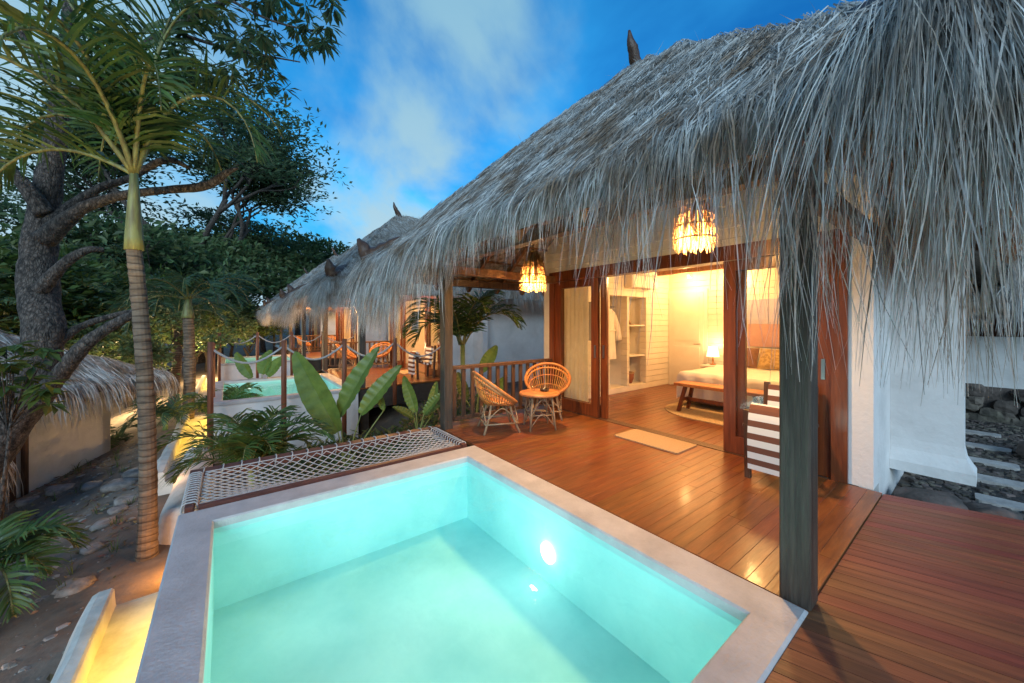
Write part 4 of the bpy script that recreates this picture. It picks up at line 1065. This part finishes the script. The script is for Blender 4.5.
# ------------------------------------------------------------------ plants
def frond(mb, base, d, L, droop, leaflets=34, ll=.5, lw=.035, vee=.5, curl=.6):
    """rachis + two rows of leaflets"""
    d = V(d).normalized(); p = V(base); n = 14; pts = [p.copy()]; ds = [d.copy()]
    for i in range(n):
        d = (d + V((0, 0, -droop * (i + 1) / n))).normalized(); p = p + d * (L / n); pts.append(p.copy()); ds.append(d.copy())
    ra = MB(); ra.tube(pts, interp([.026 * L / 2, .005], n), 6); mb.rachis = ra
    for i in range(leaflets):
        t = .12 + .88 * i / leaflets; k = t * n; j = min(n - 1, int(k)); q = lerp(pts[j], pts[j + 1], k - j); dd = ds[j]
        side = dd.cross(V((0, 0, 1)))
        if side.length < .1: side = V((1, 0, 0))
        side.normalize(); up = side.cross(dd)
        s_ = math.sin(PI * min(1, .18 + t * .82)) ** .6 * (1 if t < .9 else .75)
        for sg in (-1, 1):
            v0 = (side * sg * (1 - .3 * t) + dd * (.55 + .5 * t) + up * (vee * (1 + g(.25))) + V((g(.07), g(.07), g(.07)))).normalized()
            l = ll * s_ * uni(.85, 1.1); a = [q]; vv = v0.copy()
            for m__ in range(3):
                vv = (vv + V((0, 0, -curl * .33 * (m__ + .4)))).normalized(); a.append(a[-1] + vv * l / 3)
            mb.ribbon(a, lw * .5, .004, (dd * .8 + up * .35 * sg + V((g(.2), g(.2), g(.2)))).normalized(), lw)

def palm(name, base, top, rad, fronds, label, ll=.55, L=2.2, fm='frond', shaft=.8, lean=None, group=None, ring=.09, cat='palm tree', lw=.04):
    base = V(base); top = V(top); e = empty(name, base, label, cat, group)
    mid = lerp(base, top, .5) + V((.105, -.08, 0)); h = (top - base).length
    n = max(6, int(h / (ring / 2))); pts = []; rads = []
    for i in range(n + 1):
        t = i / n; q = lerp(lerp(base, mid, t), lerp(mid, top, t), t); pts.append(q)
        rads.append((1 + .035 * nz((i * .31, base.x, 1), 1)) * rad * (1.22 - .22 * min(1, t * 5)) * (1 - .18 * t) * (1.0 if i % 2 else 1.06) * (1 + g(.012)))
    m2 = MB(); m2.tube(pts, rads, 14, bumpy=.05); m2.build('trunk', M['palm_bark'], e, False)
    cs = top
    if shaft:
        m2 = MB(); sp = [top + V((0, 0, shaft * t)) for t in (0, .15, .4, .7, 1)]
        m2.tube(sp, [rad * 1.05, rad * 1.0, rad * .82, rad * .6, rad * .42], 12); m2.build('crownshaft', M['crownshaft'], e, True); cs = top + V((0, 0, shaft * .93))
    for (az, el, k, dr) in fronds:
        a = R(az); el_ = R(el); m2 = MB()
        frond(m2, cs, (math.cos(a) * math.cos(el_), math.sin(a) * math.cos(el_), math.sin(el_)), L * k, dr, ll=ll * (.8 + .2 * k), lw=lw)
        fo = m2.build('frond', M[fm], e); m2.rachis.build('rachis', M['crownshaft'], fo, True)
    return e

zb = hgt(-.72, 5.8)
# azimuth is counter-clockwise from +x; the camera looks along az 52.5 deg, its right is az -37.5
palm('tall_palm', P(147, 562, 4.2) * 1.0, P(134, 250, 4.2), .080, [(-32, 72, .95, .62), (-75, 66, .9, .5), (5, 75, 1.0, .45), (60, 66, 1.0, .45), (110, 62, 1.0, .45), (143, 58, .95, .55), (165, 70, 1.05, .42), (200, 60, 1.0, .5), (240, 70, 1.0, .45), (-110, 60, 1.0, .5), (90, 82, 1.0, .25), (150, 30, .85, .4), (-10, 84, 1.05, .22), (180, 80, 1.05, .26), (-50, 80, 1.0, .34), (130, 74, 1.0, .38)],
     'tall ringed palm with yellow green crownshaft at the left, its foot lit orange', ll=.72, L=2.45, fm='frond', shaft=.92, lw=.046)
palm('slender_palm', P(186, 445, 9.5), P(188, 318, 9.5), .13, [(az, uni(15, 65), uni(.8, 1.1), uni(.28, .42)) for az in range(0, 360, 30)], 'shorter palm with ringed trunk left of the second pool', ll=.5, L=2.0, fm='frond_dk', shaft=.5, group='palms along the dirt path')
palm('slender_palm', P(170, 420, 12.5), P(178, 330, 12.5), .14, [(az, uni(15, 65), uni(.8, 1.1), uni(.28, .42)) for az in range(10, 360, 30)], 'farther palm behind the shorter ringed palm', ll=.5, L=2.1, fm='frond_dk', shaft=.5, group='palms along the dirt path')

def clump(name, base, specs, label, L, ll, fm, lw=.03, cat='palm plant', group=None, droop=.35, stem_h=0):
    e = empty(name, base, label, cat, group); base = V(base)
    for i, (az, el, k) in enumerate(specs):
        a = R(az); m2 = MB(); el_ = R(el)
        frond(m2, base + V((g(.03), g(.03), stem_h)), (math.cos(a) * math.cos(el_), math.sin(a) * math.cos(el_), math.sin(el_)), L * k, droop * uni(.8, 1.2), 30, ll, lw, .35)
        fo = m2.build('frond', M[fm], e); m2.rachis.build('rachis', M['crownshaft'], fo, True)
    if stem_h:
        m2 = MB(); m2.tube([base, base + V((.01, 0, stem_h * .5)), base + V((0, 0, stem_h + .03))], [.05, .04, .045], 8, bumpy=.1); m2.build('stem', M['stem'], e, True)
    return e
clump('palm_plant', (.25, 6.1, hgt(.25, 6.1)), [(az, uni(30, 80), uni(.75, 1.1)) for az in range(0, 360, 26)], 'bushy dwarf palm growing behind the rope net', 1.3, .44, 'frond', .036, stem_h=.65, droop=.30)
clump('palm_plant', P(225, 440, 8.0), [(az, uni(30, 75), uni(.75, 1.05)) for az in range(4, 360, 30)], 'leafy dwarf palm under the first post of the near rope fence', 1.1, .36, 'frond', .034, stem_h=.5)
clump('palm_plant', (3.45, 6.0, -.9), [(az, uni(40, 80), uni(.8, 1.1)) for az in range(8, 360, 36)], 'arching palm behind the balustrade of the nearest deck', 1.55, .50, 'frond', .045, stem_h=2.0, droop=.40)
clump('palm_plant', (-2.6, 5.3, hgt(-2.6, 5.3)), [(az, uni(25, 70), uni(.8, 1.1)) for az in range(0, 360, 30)], 'young palm at the far left by the old tree', 1.2, .38, 'frond', .035, stem_h=.5)
clump('palm_plant', P(-12, 585, 3.2), [(az, uni(20, 60), uni(.7, 1)) for az in range(0, 360, 33)], 'low palm cut by the left picture edge', .75, .30, 'frond', .03, stem_h=.15)
clump('palm_plant', P(105, 455, 9.0), [(az, uni(25, 70), uni(.7, 1)) for az in range(0, 360, 36)], 'dark little palm in front of the hut wall', .9, .32, 'frond_dk', .03, stem_h=.2)
clump('palm_plant', P(165, 430, 8.0), [(az, uni(25, 70), uni(.7, 1)) for az in range(5, 360, 33)], 'dark low palm right of the tall palm trunk', 1.0, .34, 'frond_dk', .03, stem_h=.2)

def paddle_leaf(parent, base, foot, tip, W, nrm, mat_='paddle'):
    """stalk from base to foot, blade from foot to tip"""
    base, foot, tip, nrm = V(base), V(foot), V(tip), V(nrm).normalized()
    s = MB(); s.tube(catmull([base, lerp(base, foot, .55) + V((0, 0, .03)), foot], 5), interp([.018, .012, .009], 5), 6); s.build('stalk', M['stem'], parent, True)
    d = tip - foot; L = d.length; d.normalize(); sd = d.cross(nrm).normalized(); up = sd.cross(d)
    b = MB(); nn = 16
    for sg in (-1, 1):
        def fn(u, v_):
            w = W * .5 * (math.sin(PI * min(1, u * .93 + .05)) ** .62) * (1 - .25 * u)
            if u > .985: w = 0
            x = v_ * w; q = foot + d * (u * L) - up * (.10 * L * u * u) + sd * sg * x + up * (x * .45 + .012 * math.sin(u * 55) * v_)
            return q
        b.grid((lambda u, v_: fn(u, v_)) if sg > 0 else (lambda u, v_: fn(1 - u, v_)), nn * 2, 4)
    lf = b.build('leaf_blade', M[mat_], parent, True)
    r_ = MB(); r_.tube([foot + d * (u * L) - up * (.10 * L * u * u) - up * .004 for u in (0, .25, .5, .75, .97)], [.011, .009, .007, .005, .002], 5); r_.build('midrib', M['stem'], lf, True)
bp_ = empty('paddle_plant', P(345, 470, 6.2), 'bird of paradise plant with three tall upright paddle leaves in the gap', 'plant')
B = P(345, 470, 6.2)
tow = V((-.55, -.75, .25))
paddle_leaf(bp_, B, P(338, 432, 6.2), P(292, 352, 6.0), .50, (-.45, -.85, .2))
paddle_leaf(bp_, B, P(340, 416, 6.3), P(374, 346, 6.3), .42, (-.85, -.45, .1))
paddle_leaf(bp_, B, P(361, 414, 6.3), P(399, 364, 6.4), .34, (-.75, -.6, .2))
paddle_leaf(bp_, B, P(384, 410, 6.5), P(378, 392, 6.6), .14, (-.5, -.8, .2))
bp_ = empty('paddle_plant', P(418, 440, 6.6), 'smaller paddle leaf plant in front of the dark deck pier', 'plant')
B = P(418, 440, 6.6)
paddle_leaf(bp_, B, P(416, 412, 6.6), P(403, 376, 6.6), .24, (-.6, -.7, .3))
paddle_leaf(bp_, B, P(414, 418, 6.5), P(394, 406, 6.3), .18, (-.2, -.6, .7), 'leaf_lit_tint')
paddle_leaf(bp_, B, P(424, 414, 6.6), P(441, 392, 6.5), .20, (-.6, -.5, .5))
paddle_leaf(bp_, B, P(424, 420, 6.5), P(442, 402, 6.2), .16, (-.3, -.4, .8), 'leaf_lit_tint')
paddle_leaf(bp_, B, P(430, 418, 6.6), P(436, 380, 6.9), .2, (-.6, -.7, .2))
bp_ = empty('paddle_plant', P(468, 400, 6.6), 'broad leaf plant standing below the arching palm', 'plant')
B = P(476, 420, 6.6)
paddle_leaf(bp_, B, P(481, 372, 6.6), P(497, 345, 6.7), .26, (-.4, -.8, .4))
paddle_leaf(bp_, B, P(466, 400, 6.5), P(458, 372, 6.5), .22, (-.4, -.8, .3), 'leaf_lit_tint')
paddle_leaf(bp_, B, P(490, 398, 6.5), P(507, 376, 6.5), .22, (-.4, -.8, .3))
bp_ = empty('paddle_plant', P(262, 400, 10.0), 'paddle leaf plant rising in front of the far pool', 'plant')
B = P(262, 405, 10.0)
paddle_leaf(bp_, B, P(252, 378, 10), P(234, 352, 10), .34, (-.5, -.8, .2))
paddle_leaf(bp_, B, P(262, 374, 10), P(270, 350, 10), .40, (-.5, -.8, .2))
paddle_leaf(bp_, B, P(268, 376, 10), P(283, 356, 10), .34, (-.5, -.8, .2))

# ------------------------------------------------------------------ trees
def grow(tr, tips, p, d, L, r, depth, spread=.55, up=.12, split=(2, 4), shrink=.72):
    n = 4; pts = [p.copy()]; q = p.copy(); dd = d.copy()
    for i in range(n):
        dd = (dd + V((g(.13), g(.13), g(.10) + up * .25))).normalized(); q = q + dd * (L / n); pts.append(q.copy())
    tr.tube(pts, interp([r, r * .62], n), 8 if r > .05 else 5, bumpy=.10 if r > .06 else 0)
    if depth <= 1: tips.append((pts[2], dd, L)); 
    if depth == 0: tips.append((q, dd, L)); return
    for k in range(rnd.randint(*split)):
        ax = V((g(1), g(1), g(.5))); ax = (ax - dd * ax.dot(dd)).normalized()
        nd = (dd + ax * spread * uni(.7, 1.5) + V((0, 0, up))).normalized()
        grow(tr, tips, lerp(pts[-2], q, rnd.random()), nd, L * shrink * uni(.8, 1.15), r * .58, depth - 1, spread, up, split, shrink)

def sprays(mb, tips, per, rad, ll, lw, flat=.35, hang=.0, sub=3):
    for (p, d, L) in tips:
        for k in range(sub):
            c = p + V((g(rad), g(rad), g(rad * flat * 1.4)))
            for i in range(per // sub):
                o = V((g(rad * .42), g(rad * .42), g(rad * flat * .35)))
                dr = (o * (.6 / rad) + d * .4 + V((g(.5), g(.5), g(.25) - hang)))
                if dr.length < .01: continue
                mb.leaf(c + o, dr, V((g(.8), g(.8) - .5, .7)), ll * uni(.6, 1.3), lw * uni(.6, 1.3))

def make_tree(name, base, h, crown_r, label, lm, group, depth=4, per=34, ll=.34, lw=.17, seed=1, flat=.3):
    global rnd
    keep = rnd; rnd = random.Random(seed)
    e = empty(name, base, label, 'tree', group); base = V(base); tr = MB(); tips = []
    th = h * .34
    tr.tube([base - V((0, 0, .3)), base + V((.1, 0, th * .5)), base + V((g(.2), g(.2), th))], [h * .028, h * .020, h * .017], 9, bumpy=.15)
    top = base + V((0, 0, th))
    for k in range(5):
        a = 2 * PI * k / 5 + uni(-.4, .4); d = V((math.cos(a) * .75, math.sin(a) * .75, uni(.5, 1.1))).normalized()
        grow(tr, tips, top - V((0, 0, uni(0, th * .25))), d, crown_r * .62, h * .010, depth - 1, .6, .10, (2, 4), .70)
    tr.build('trunk', M['bark'], e, True)
    cm = MB(); sprays(cm, tips, per, crown_r * .13, ll, lw, flat); cm.build('crown', M[lm], e)
    rnd = keep
    return e
T1 = make_tree('broad_tree', (-1.6, 33, -1.2), 21.5, 7.6, 'tall airy tree rising above the far villas, right of the old trunk', 'leaf_teal', 'trees behind the villas', 5, 30, .40, .16, 11, .22)
T2 = make_tree('dark_tree', (-4, 26, -2.2), 9.0, 4.5, 'dense dark tree behind the shorter palms', 'leaf', 'trees behind the villas', 4, 30, .40, .20, 5, .5)
T3 = make_tree('light_tree', (-6.5, 17.5, -2.4), 7.0, 3.4, 'loose yellow green tree behind the thatched hut', 'leaf_lit_tint', 'trees behind the villas', 4, 36, .26, .12, 8, .4)
def more(src, items):
    for (x, y, s, rz, lab) in items:
        o = copy_tree(src); o.location = (x, y, hgt(x, y) - .1); o.scale = (s,) * 3; o.rotation_euler.z = R(rz); o['label'] = lab
more(T2, [(-.5, 34, 1.0, 60, 'dense dark tree below the airy tall tree'), (2.5, 40, 1.1, 140, 'dense tree at the end of the villa row'), (-2.2, 43, 1.3, 280, 'distant dense tree in the middle of the dark treeline'), (6, 46, 1.3, 100, 'distant dense tree showing over the far roofs'), (-12, 38, 1.1, 10, 'distant tall dense tree at the left of the treeline'), (15, 18, 1.0, 33, 'dense tree behind the second villa roof'), (16, 3, 1.0, 77, 'dense tree behind the garden outbuilding')])
more(T2, [(x, y, s, rz, lab) for (x, y, s, rz, lab) in ((-2.0, 17.0, .40, 10, 'low dark bush right behind the hut roof'), (-4.5, 20, .45, 90, 'low dark bush behind the middle of the hut'), (-1.2, 21, .42, 170, 'low dark bush between the two slender palms'), (-7.5, 16, .45, 230, 'low dark bush left of the hut roof'), (-.9, 26, .5, 300, 'bush at the far left end of the villa row'), (.2, 30, .5, 200, 'bush under the airy tall tree'), (-5.5, 30, .7, 120, 'mid height dense tree behind the bushes'))])
more(T1, [(-14, 30, .72, 100, 'airy tree left of the tallest one, seen between the limbs')])
more(T3, [(-2.8, 23, .75, 20, 'yellow green tree lit from below behind the slender palms'), (-6.2, 22.5, .8, 210, 'yellow green tree behind the hut ridge'), (-3.0, 20.5, .8, 150, 'small yellow green tree right of the hut roof'), (-10.5, 15.5, 1.0, 40, 'loose yellow green tree left of the hut'), (1.0, 26.5, .55, 80, 'small lit shrub tree under the farthest eave')])

def old_tree():
    D = 4.7
    e = empty('old_tree', P(-40, 600, D), 'massive rough barked old tree with broken limbs at the left edge', 'tree')
    t = MB()
    def limb(pts, rads, n=8, sides=16, b=.12):
        t.tube(catmull([P(*p) for p in pts], n), interp([q_ * .58 for q_ in rads], n), sides, bumpy=b)
    limb([(-100, 640, D), (-40, 505, D), (2, 440, D), (34, 388, D), (45, 335, D), (38, 285, D + .1), (42, 225, D + .2), (54, 150, D + .3), (62, 80, D + .5), (70, 0, D + .7), (60, -80, D + 1)], [.44, .37, .33, .31, .31, .31, .27, .19, .15, .12, .09], 9, 32, .10)
    limb([(40, 400, D), (62, 372, D - .1), (88, 342, D - .1), (118, 322, D), (142, 310, D + .1)], [.20, .15, .125, .10, .07], 8, 16, .16)
    limb([(50, 350, D), (78, 328, D + .2), (112, 316, D + .3), (148, 308, D + .3)], [.12, .075, .06, .04])
    limb([(40, 290, D), (66, 262, D), (88, 250, D + .1), (104, 250, D + .2)], [.14, .095, .08, .055])
    limb([(44, 240, D), (80, 210, D), (120, 196, D + .1), (165, 190, D + .2), (205, 186, D + .3), (228, 172, D + .3), (238, 168, D + .3)], [.20, .12, .10, .085, .10, .065, .022])
    limb([(50, 225, D), (92, 192, D + .3), (130, 178, D + .4), (165, 160, D + .4), (190, 168, D + .5)], [.15, .09, .075, .08, .04])
    limb([(46, 215, D), (20, 180, D - .1), (-20, 150, D - .2), (-80, 120, D - .2)], [.18, .12, .10, .08])
    limb([(58, 110, D + .4), (110, 70, D + .3), (170, 30, D + .2), (230, 0, D), (290, -10, D - .2)], [.16, .10, .07, .05, .03])
    limb([(60, 90, D + .4), (20, 30, D + .2), (-30, -30, D)], [.14, .09, .06])
    limb([(170, 30, D + .2), (215, 45, D + .1), (262, 55, D), (300, 62, D - .1)], [.045, .03, .022, .012], 5, 6, 0)
    limb([(230, 0, D), (270, 20, D - .1), (310, 30, D - .1), (330, 28, D - .2)], [.03, .022, .016, .008], 5, 6, 0)
    limb([(120, 60, D + .3), (150, 75, D + .2), (190, 70, D + .2), (235, 60, D + .1)], [.045, .03, .02, .01], 5, 6, 0)
    t.build('trunk', M['bark'], e, True)
    c = MB(); tips = []
    pts = [(uni(175, 335), uni(-60, 92), D + g(.35)) for _ in range(150)]
    pts = [p for p in pts if p[1] < 70 - (p[0] - 300) * .9 or p[0] < 290]
    pts += [(uni(-60, 200), uni(-90, 60), D + uni(-.3, 1.2)) for _ in range(60)]
    for p in pts:
        q = P(*p)
        for i in range(14):
            a = uni(0, 2 * PI); o = V((math.cos(a), math.sin(a), g(.25)))
            c.leaf(q + o * uni(.01, .06), o + V((0, 0, -uni(.2, 1.0))), V((g(.3), g(.3), 1)), uni(.12, .20), uni(.035, .055))
        c.tube([q, q + V((g(.1), g(.1), .14))], .004, 4)
    for _ in range(60):
        q = P(uni(-20, 140), uni(150, 330), D + uni(.4, 1.2))
        for i in range(9):
            a = uni(0, 2 * PI); o = V((math.cos(a), math.sin(a), g(.3)))
            c.leaf(q + o * uni(.0, .05), o + V((0, 0, -uni(.0, .6))), V((g(.3), g(.3), 1)), uni(.07, .13), uni(.03, .045))
    c.build('crown', M['leaf_teal'], e)
    s = empty('leafy_shrub', P(10, 460, 3.7), 'broad leaved shrub with yellow green leaves against the old trunk', 'shrub')
    c = MB(); st = MB(); B = P(0, 520, 3.7); st.tube([B, P(8, 450, 3.7), P(14, 390, 3.65)], [.02, .015, .008], 6)
    for _ in range(34):
        q = P(uni(-25, 52), uni(340, 405), 3.7 + g(.18)); st.tube([P(8, 430, 3.7), lerp(P(8, 430, 3.7), q, .6) + V((0, 0, .04)), q], [.007, .005, .003], 4)
        for i in range(7):
            a = uni(0, 2 * PI); o = V((math.cos(a), math.sin(a), g(.3))); c.leaf(q, o + V((0, 0, -uni(.1, .6))), V((g(.3), g(.3), 1)), uni(.12, .20), uni(.06, .10))
    st.build('stem', M['bark'], s, True); c.build('foliage', M['leaf_lit_tint'], s)
old_tree()

# ------------------------------------------------------------------ retaining wall, rocks, path edge
def ret_wall():
    m2 = MB(); n = 40; sec = []
    for i in range(n + 1):
        y = lerp(5.75, 8.8, i / n); e = -.54 + .05 * nz((y, 0, 2), .8) + .35 * smooth(6.2, 5.75, y); zt = -.74 + .03 * nz((y, 0, 5), 2)
        sec.append([(e - .28, y, -1.9), (e - .10, y, zt - .10), (e - .03, y, zt - .02), (e + .08, y, zt), (-.22, y, zt + .01), (-.2, y, -1.9)])
    m = 6
    for s in sec: m2.v += s
    for i in range(n):
        for k in range(m - 1): m2.f.append((i * m + k, i * m + m + k, i * m + m + k + 1, i * m + k + 1))
    m2.f.append(tuple(range(m - 1, -1, -1))); m2.f.append(tuple(n * m + k for k in range(m)))
    tag(m2.build('retaining_wall', M['plaster_old'], None, True), 'rounded pale retaining wall between the first and second pool', 'wall')
ret_wall()
for i, (px, py, d, s, lb) in enumerate(((75, 601, 3.75, .12, 'pale flat stone on the bare slope near the lit ledge'), (38, 588, 4.0, .09, 'small pale stone left on the bare slope'), (128, 512, 5.6, .15, 'light rock beside the tall palm trunk'), (118, 526, 5.3, .11, 'light rock in the path edge below the palm'), (104, 548, 4.9, .13, 'grey rock in the middle of the path edge'), (92, 570, 4.4, .11, 'grey rock low in the path edge'), (120, 505, 6.2, .2, 'broad rock near the hut corner'), (92, 516, 6.4, .16, 'mid grey rock before the hut wall'), (60, 512, 6.6, .18, 'low rock in front of the hut, farther left'), (136, 492, 6.6, .18, 'rock closest behind the palm trunk'), (28, 520, 6.5, .15, 'rock at the foot of the hut wall far left'), (48, 560, 4.9, .06, 'smallest stone on the slope'))):
    q = P(px, py, d); m_ = MB(); q.z = hgt(q.x, q.y); rock(m_, q + V((0, 0, s * .12)), s, s * uni(.7, 1.2), s * .38, i + 90, 12, 8, uni(0, 3)); tag(m_.build('stone', M['stone'], None, True), lb, 'stone', 'stones on the bare slope')
mb = MB()
for i in range(2200):
    x, y = uni(-4.5, -.95), uni(2.0, 12); k_ = uni(.2, 1) ** 3 * .05 + .006; rock(mb, (x, y, hgt(x, y) - k_ * .2), k_, k_ * uni(.5, 1), k_ * uni(.3, .6), i, 5, 4, uni(0, 3))
tag(mb.build('pebbles', M['stone']), 'loose pebbles scattered on the bare slope', 'pebbles', kind='stuff')
mb = MB()
for i in range(2600):
    x, y = uni(.4, 4.4), uni(5.2, 8.4); z = hgt(x, y); a = uni(0, 2 * PI)
    mb.leaf(V((x, y, z + uni(0, .25))), V((math.cos(a), math.sin(a), uni(.2, 1.4))), V((g(.4), g(.4), 1)), uni(.12, .3), uni(.04, .08))
tag(mb.build('ground_cover', M['leaf']), 'low green ground cover in the gap between the villas', 'ground cover', kind='stuff')

mb = MB()
for i in range(3800):
    x, y = uni(4.9, 10.8), uni(-1.5, .6); k_ = uni(.2, 1) ** 2 * .05 + .012; rock(mb, (x, y, hgt(x, y) + .02), k_, k_ * uni(.5, 1), k_ * uni(.35, .6), i + 7, 5, 4, uni(0, 3))
tag(mb.build('pebbles', M['rock_dk']), 'dark pebbles covering the bed of the side garden', 'pebbles', kind='stuff')
M['litter'] = mat('litter', (.26, .16, .08), (.12, .07, .035), .85, 6, island=.5)
mb = MB()
for i in range(2600):
    x, y = uni(-4.8, -.92), uni(2.2, 12.5)
    if nz((x, y, 5), .9) < uni(-.5, .3): continue
    a = uni(0, 2 * PI); mb.leaf(V((x, y, hgt(x, y) + uni(.006, .02))), V((math.cos(a), math.sin(a), uni(-.05, .3))), V((g(.25), g(.25), 1)), uni(.05, .13), uni(.02, .045))
tag(mb.build('leaf_litter', M['litter']), 'dry brown leaves scattered over the bare slope', 'leaf litter', kind='stuff')
mb = MB()
for c_ in range(70):
    x0_, y0_ = uni(-4.2, -1.0), uni(3.0, 12)
    for i in range(14):
        a = uni(0, 2 * PI); o = V((math.cos(a), math.sin(a), 0)); p = V((x0_, y0_, hgt(x0_, y0_) - .01)) + o * uni(0, .05); h_ = uni(.06, .2)
        mb.ribbon([p, p + o * h_ * .25 + V((0, 0, h_ * .7)), p + o * h_ * .7 + V((0, 0, h_ * .9))], .008, .002, V((-o.y, o.x, 0)))
tag(mb.build('weeds', M['leaf']), 'small green weed tufts on the bare slope', 'weeds', kind='stuff')
# ------------------------------------------------------------------ hut on the left
def make_hut():
    A = V((-3.9, 10.5, 0)); Bp = V((-2.15, 12.4, 0)); u = (Bp - A).normalized(); n = V((-u.y, u.x, 0))   # n points back-left
    if n.y < 0: n = -n
    z0 = -2.3; ze = .24
    h = empty('thatched_hut', (A + Bp) / 2 + V((0, 0, z0)), 'white walled thatched hut down the slope behind the old tree', 'hut')
    def pt(a, b, z): q = A + u * a + n * b; return V((q.x, q.y, z))
    L = (Bp - A).length; Dp = 3.4
    w = MB(); w.slab([pt(-1.5, 0, z0), pt(L, 0, z0), pt(L, 0, ze + .4), pt(-1.5, 0, ze + .4)], n * .15); w.slab([pt(L, 0, z0), pt(L, Dp, z0), pt(L, Dp, ze + .4), pt(L, 0, ze + .4)], -u * .15); w.build('wall', M['plaster'], h)
    for a in (.95, 1.12):
        p = MB(); q0 = pt(a, -.08, z0); p.tube([q0, pt(a, -.08, ze + .3)], .05, 8, bumpy=.1); p.build('post', M['dark_wood'], h, True)
    apx0 = pt(-.2, 1.5, 1.75); apx1 = pt(.5, 1.5, 1.75)
    c = [pt(-2.2, -.7, ze), pt(L + .7, -.7, ze), pt(L + .7, Dp + .6, ze), pt(-2.2, Dp + .6, ze)]
    fs = [Face(c[0], c[1], apx0, apx1), Face(c[1], c[2], apx1, apx1), Face(c[3], c[0], apx0, apx0), Face(c[2], c[3], apx1, apx0)]
    sh = MB()
    for f in fs:
        sh.grid(lambda a, t, f=f: f.pt(a, t) + f.n * lump(f.pt(a, t)), 20, 12); sh.grid(lambda a, t, f=f: f.pt(1 - a, t) - V((0, 0, .18)), 4, 3)
    s = sh.build('thatched_roof', M['straw_base'], h, True)
    st = MB()
    for f, dn in zip(fs, (170, 170, 60, 20)):
        for i in range(int((f.w(0) + f.w(1)) / 2 * f.h * dn)):
            while True:
                t = rnd.random()
                if rnd.random() * f.w(0) < f.w(t): break
            p = f.pt(rnd.random(), t); p = p + f.n * (lump(p) + uni(.01, .05))
            strand(st, p, -f.up + f.e * g(.12) + f.n * .03, f.n, f, uni(.4, .8), uni(.012, .02), ze, V((0, 0, 0)), 4)
        for i in range(int(f.w(0) * dn)):
            p = f.pt(rnd.random(), 0) + f.up * uni(0, .3) + f.n * uni(0, .05)
            strand(st, p, -f.up + f.e * g(.12), f.n, f, uni(.5, .95), uni(.012, .02), ze, V((g(.2), g(.2), 0)), 5)
    st.build('straw', M['straw'], s)
    fi = MB(); fi.tube(catmull([pt(-1.0, .2, .35), pt(-.7, 0, .42), pt(-.4, -.35, .60)], 4), interp([.05, .10, .03], 4), 7, bumpy=.3); fi.build('hip_horn', M['dark_wood'], s, True)
    # porch roof to the left
    h2 = empty('porch_roof', pt(-1.6, -1.6, z0), 'lower thatched porch on posts at the left of the hut', 'porch')
    c = [pt(-4.2, -3.2, -.35), pt(-.55, -2.3, -.35), pt(-.55, -.3, -.35), pt(-4.2, -.3, -.35)]; ap0 = pt(-2.6, -1.6, .62); ap1 = pt(-1.7, -1.5, .62)
    fs = [Face(c[0], c[1], ap0, ap1), Face(c[1], c[2], ap1, ap1), Face(c[3], c[0], ap0, ap0), Face(c[2], c[3], ap1, ap0)]
    sh = MB()
    for f in fs: sh.grid(lambda a, t, f=f: f.pt(a, t) + f.n * lump(f.pt(a, t)), 16, 10); sh.grid(lambda a, t, f=f: f.pt(1 - a, t) - V((0, 0, .15)), 4, 3)
    s = sh.build('thatched_roof', M['straw_base'], h2, True); st = MB()
    for f in fs:
        for i in range(int((f.w(0) + f.w(1)) / 2 * f.h * 150)):
            t = rnd.random() ** 1.6; p = f.pt(rnd.random(), t) + f.n * uni(.02, .07)
            strand(st, p, -f.up + f.e * g(.12) + f.n * .03, f.n, f, uni(.4, .8), uni(.010, .018), 0, V((0, 0, 0)), 4)
        for i in range(int(f.w(0) * 150)):
            p = f.pt(rnd.random(), 0) + f.up * uni(0, .3) + f.n * uni(0, .05)
            strand(st, p, -f.up + f.e * g(.12), f.n, f, uni(.5, .95), uni(.010, .018), 0, V((g(.2), g(.2), 0)), 5)
    st.build('straw', M['straw'], s)
    for a, b in ((-.8, -2.1), (-3.6, -2.7), (-.8, -.5), (-3.6, -.5)):
        p = MB(); q = pt(a, b, 0); p.tube([(q.x, q.y, hgt(q.x, q.y) - .1), (q.x, q.y, -.2)], .06, 8, bumpy=.1); p.build('post', M['dark_wood'], h2, True)
make_hut()
# garden lights on the slope that warm the palm and old tree
lamp('garden_lamp', (-.42, 5.25, -.95), 15, (1, .42, .08), .05)
lamp('garden_lamp', (-1.9, 4.6, -1.2), 6, (1, .48, .16), .08)
lamp('garden_lamp', (-2.6, 18.0, -.6), 420, (1, .70, .34), .15)
lamp('garden_lamp', (-.9, 22.5, 0), 420, (1, .70, .34), .15)
lamp('garden_lamp', (-.75, 7.2, -.62), 4, (1, .5, .14), .05)

def uplight(loc, aim, w, c, cone):
    l = bpy.data.lights.new('uplight', 'SPOT'); l.energy = w; l.color = c; l.spot_size = R(cone); l.spot_blend = .6; l.shadow_soft_size = .08
    o = bpy.data.objects.new('uplight', l); col.objects.link(o); o.location = loc
    o.rotation_euler = (V(aim) - V(loc)).to_track_quat('-Z', 'Y').to_euler()
uplight((-1.5, 3.0, -1.0), P(125, 85, 4.3), 420, (1, .74, .30), 36)
uplight((-2.2, 4.4, -1.15), P(60, 250, 4.8), 60, (1, .55, .25), 60)
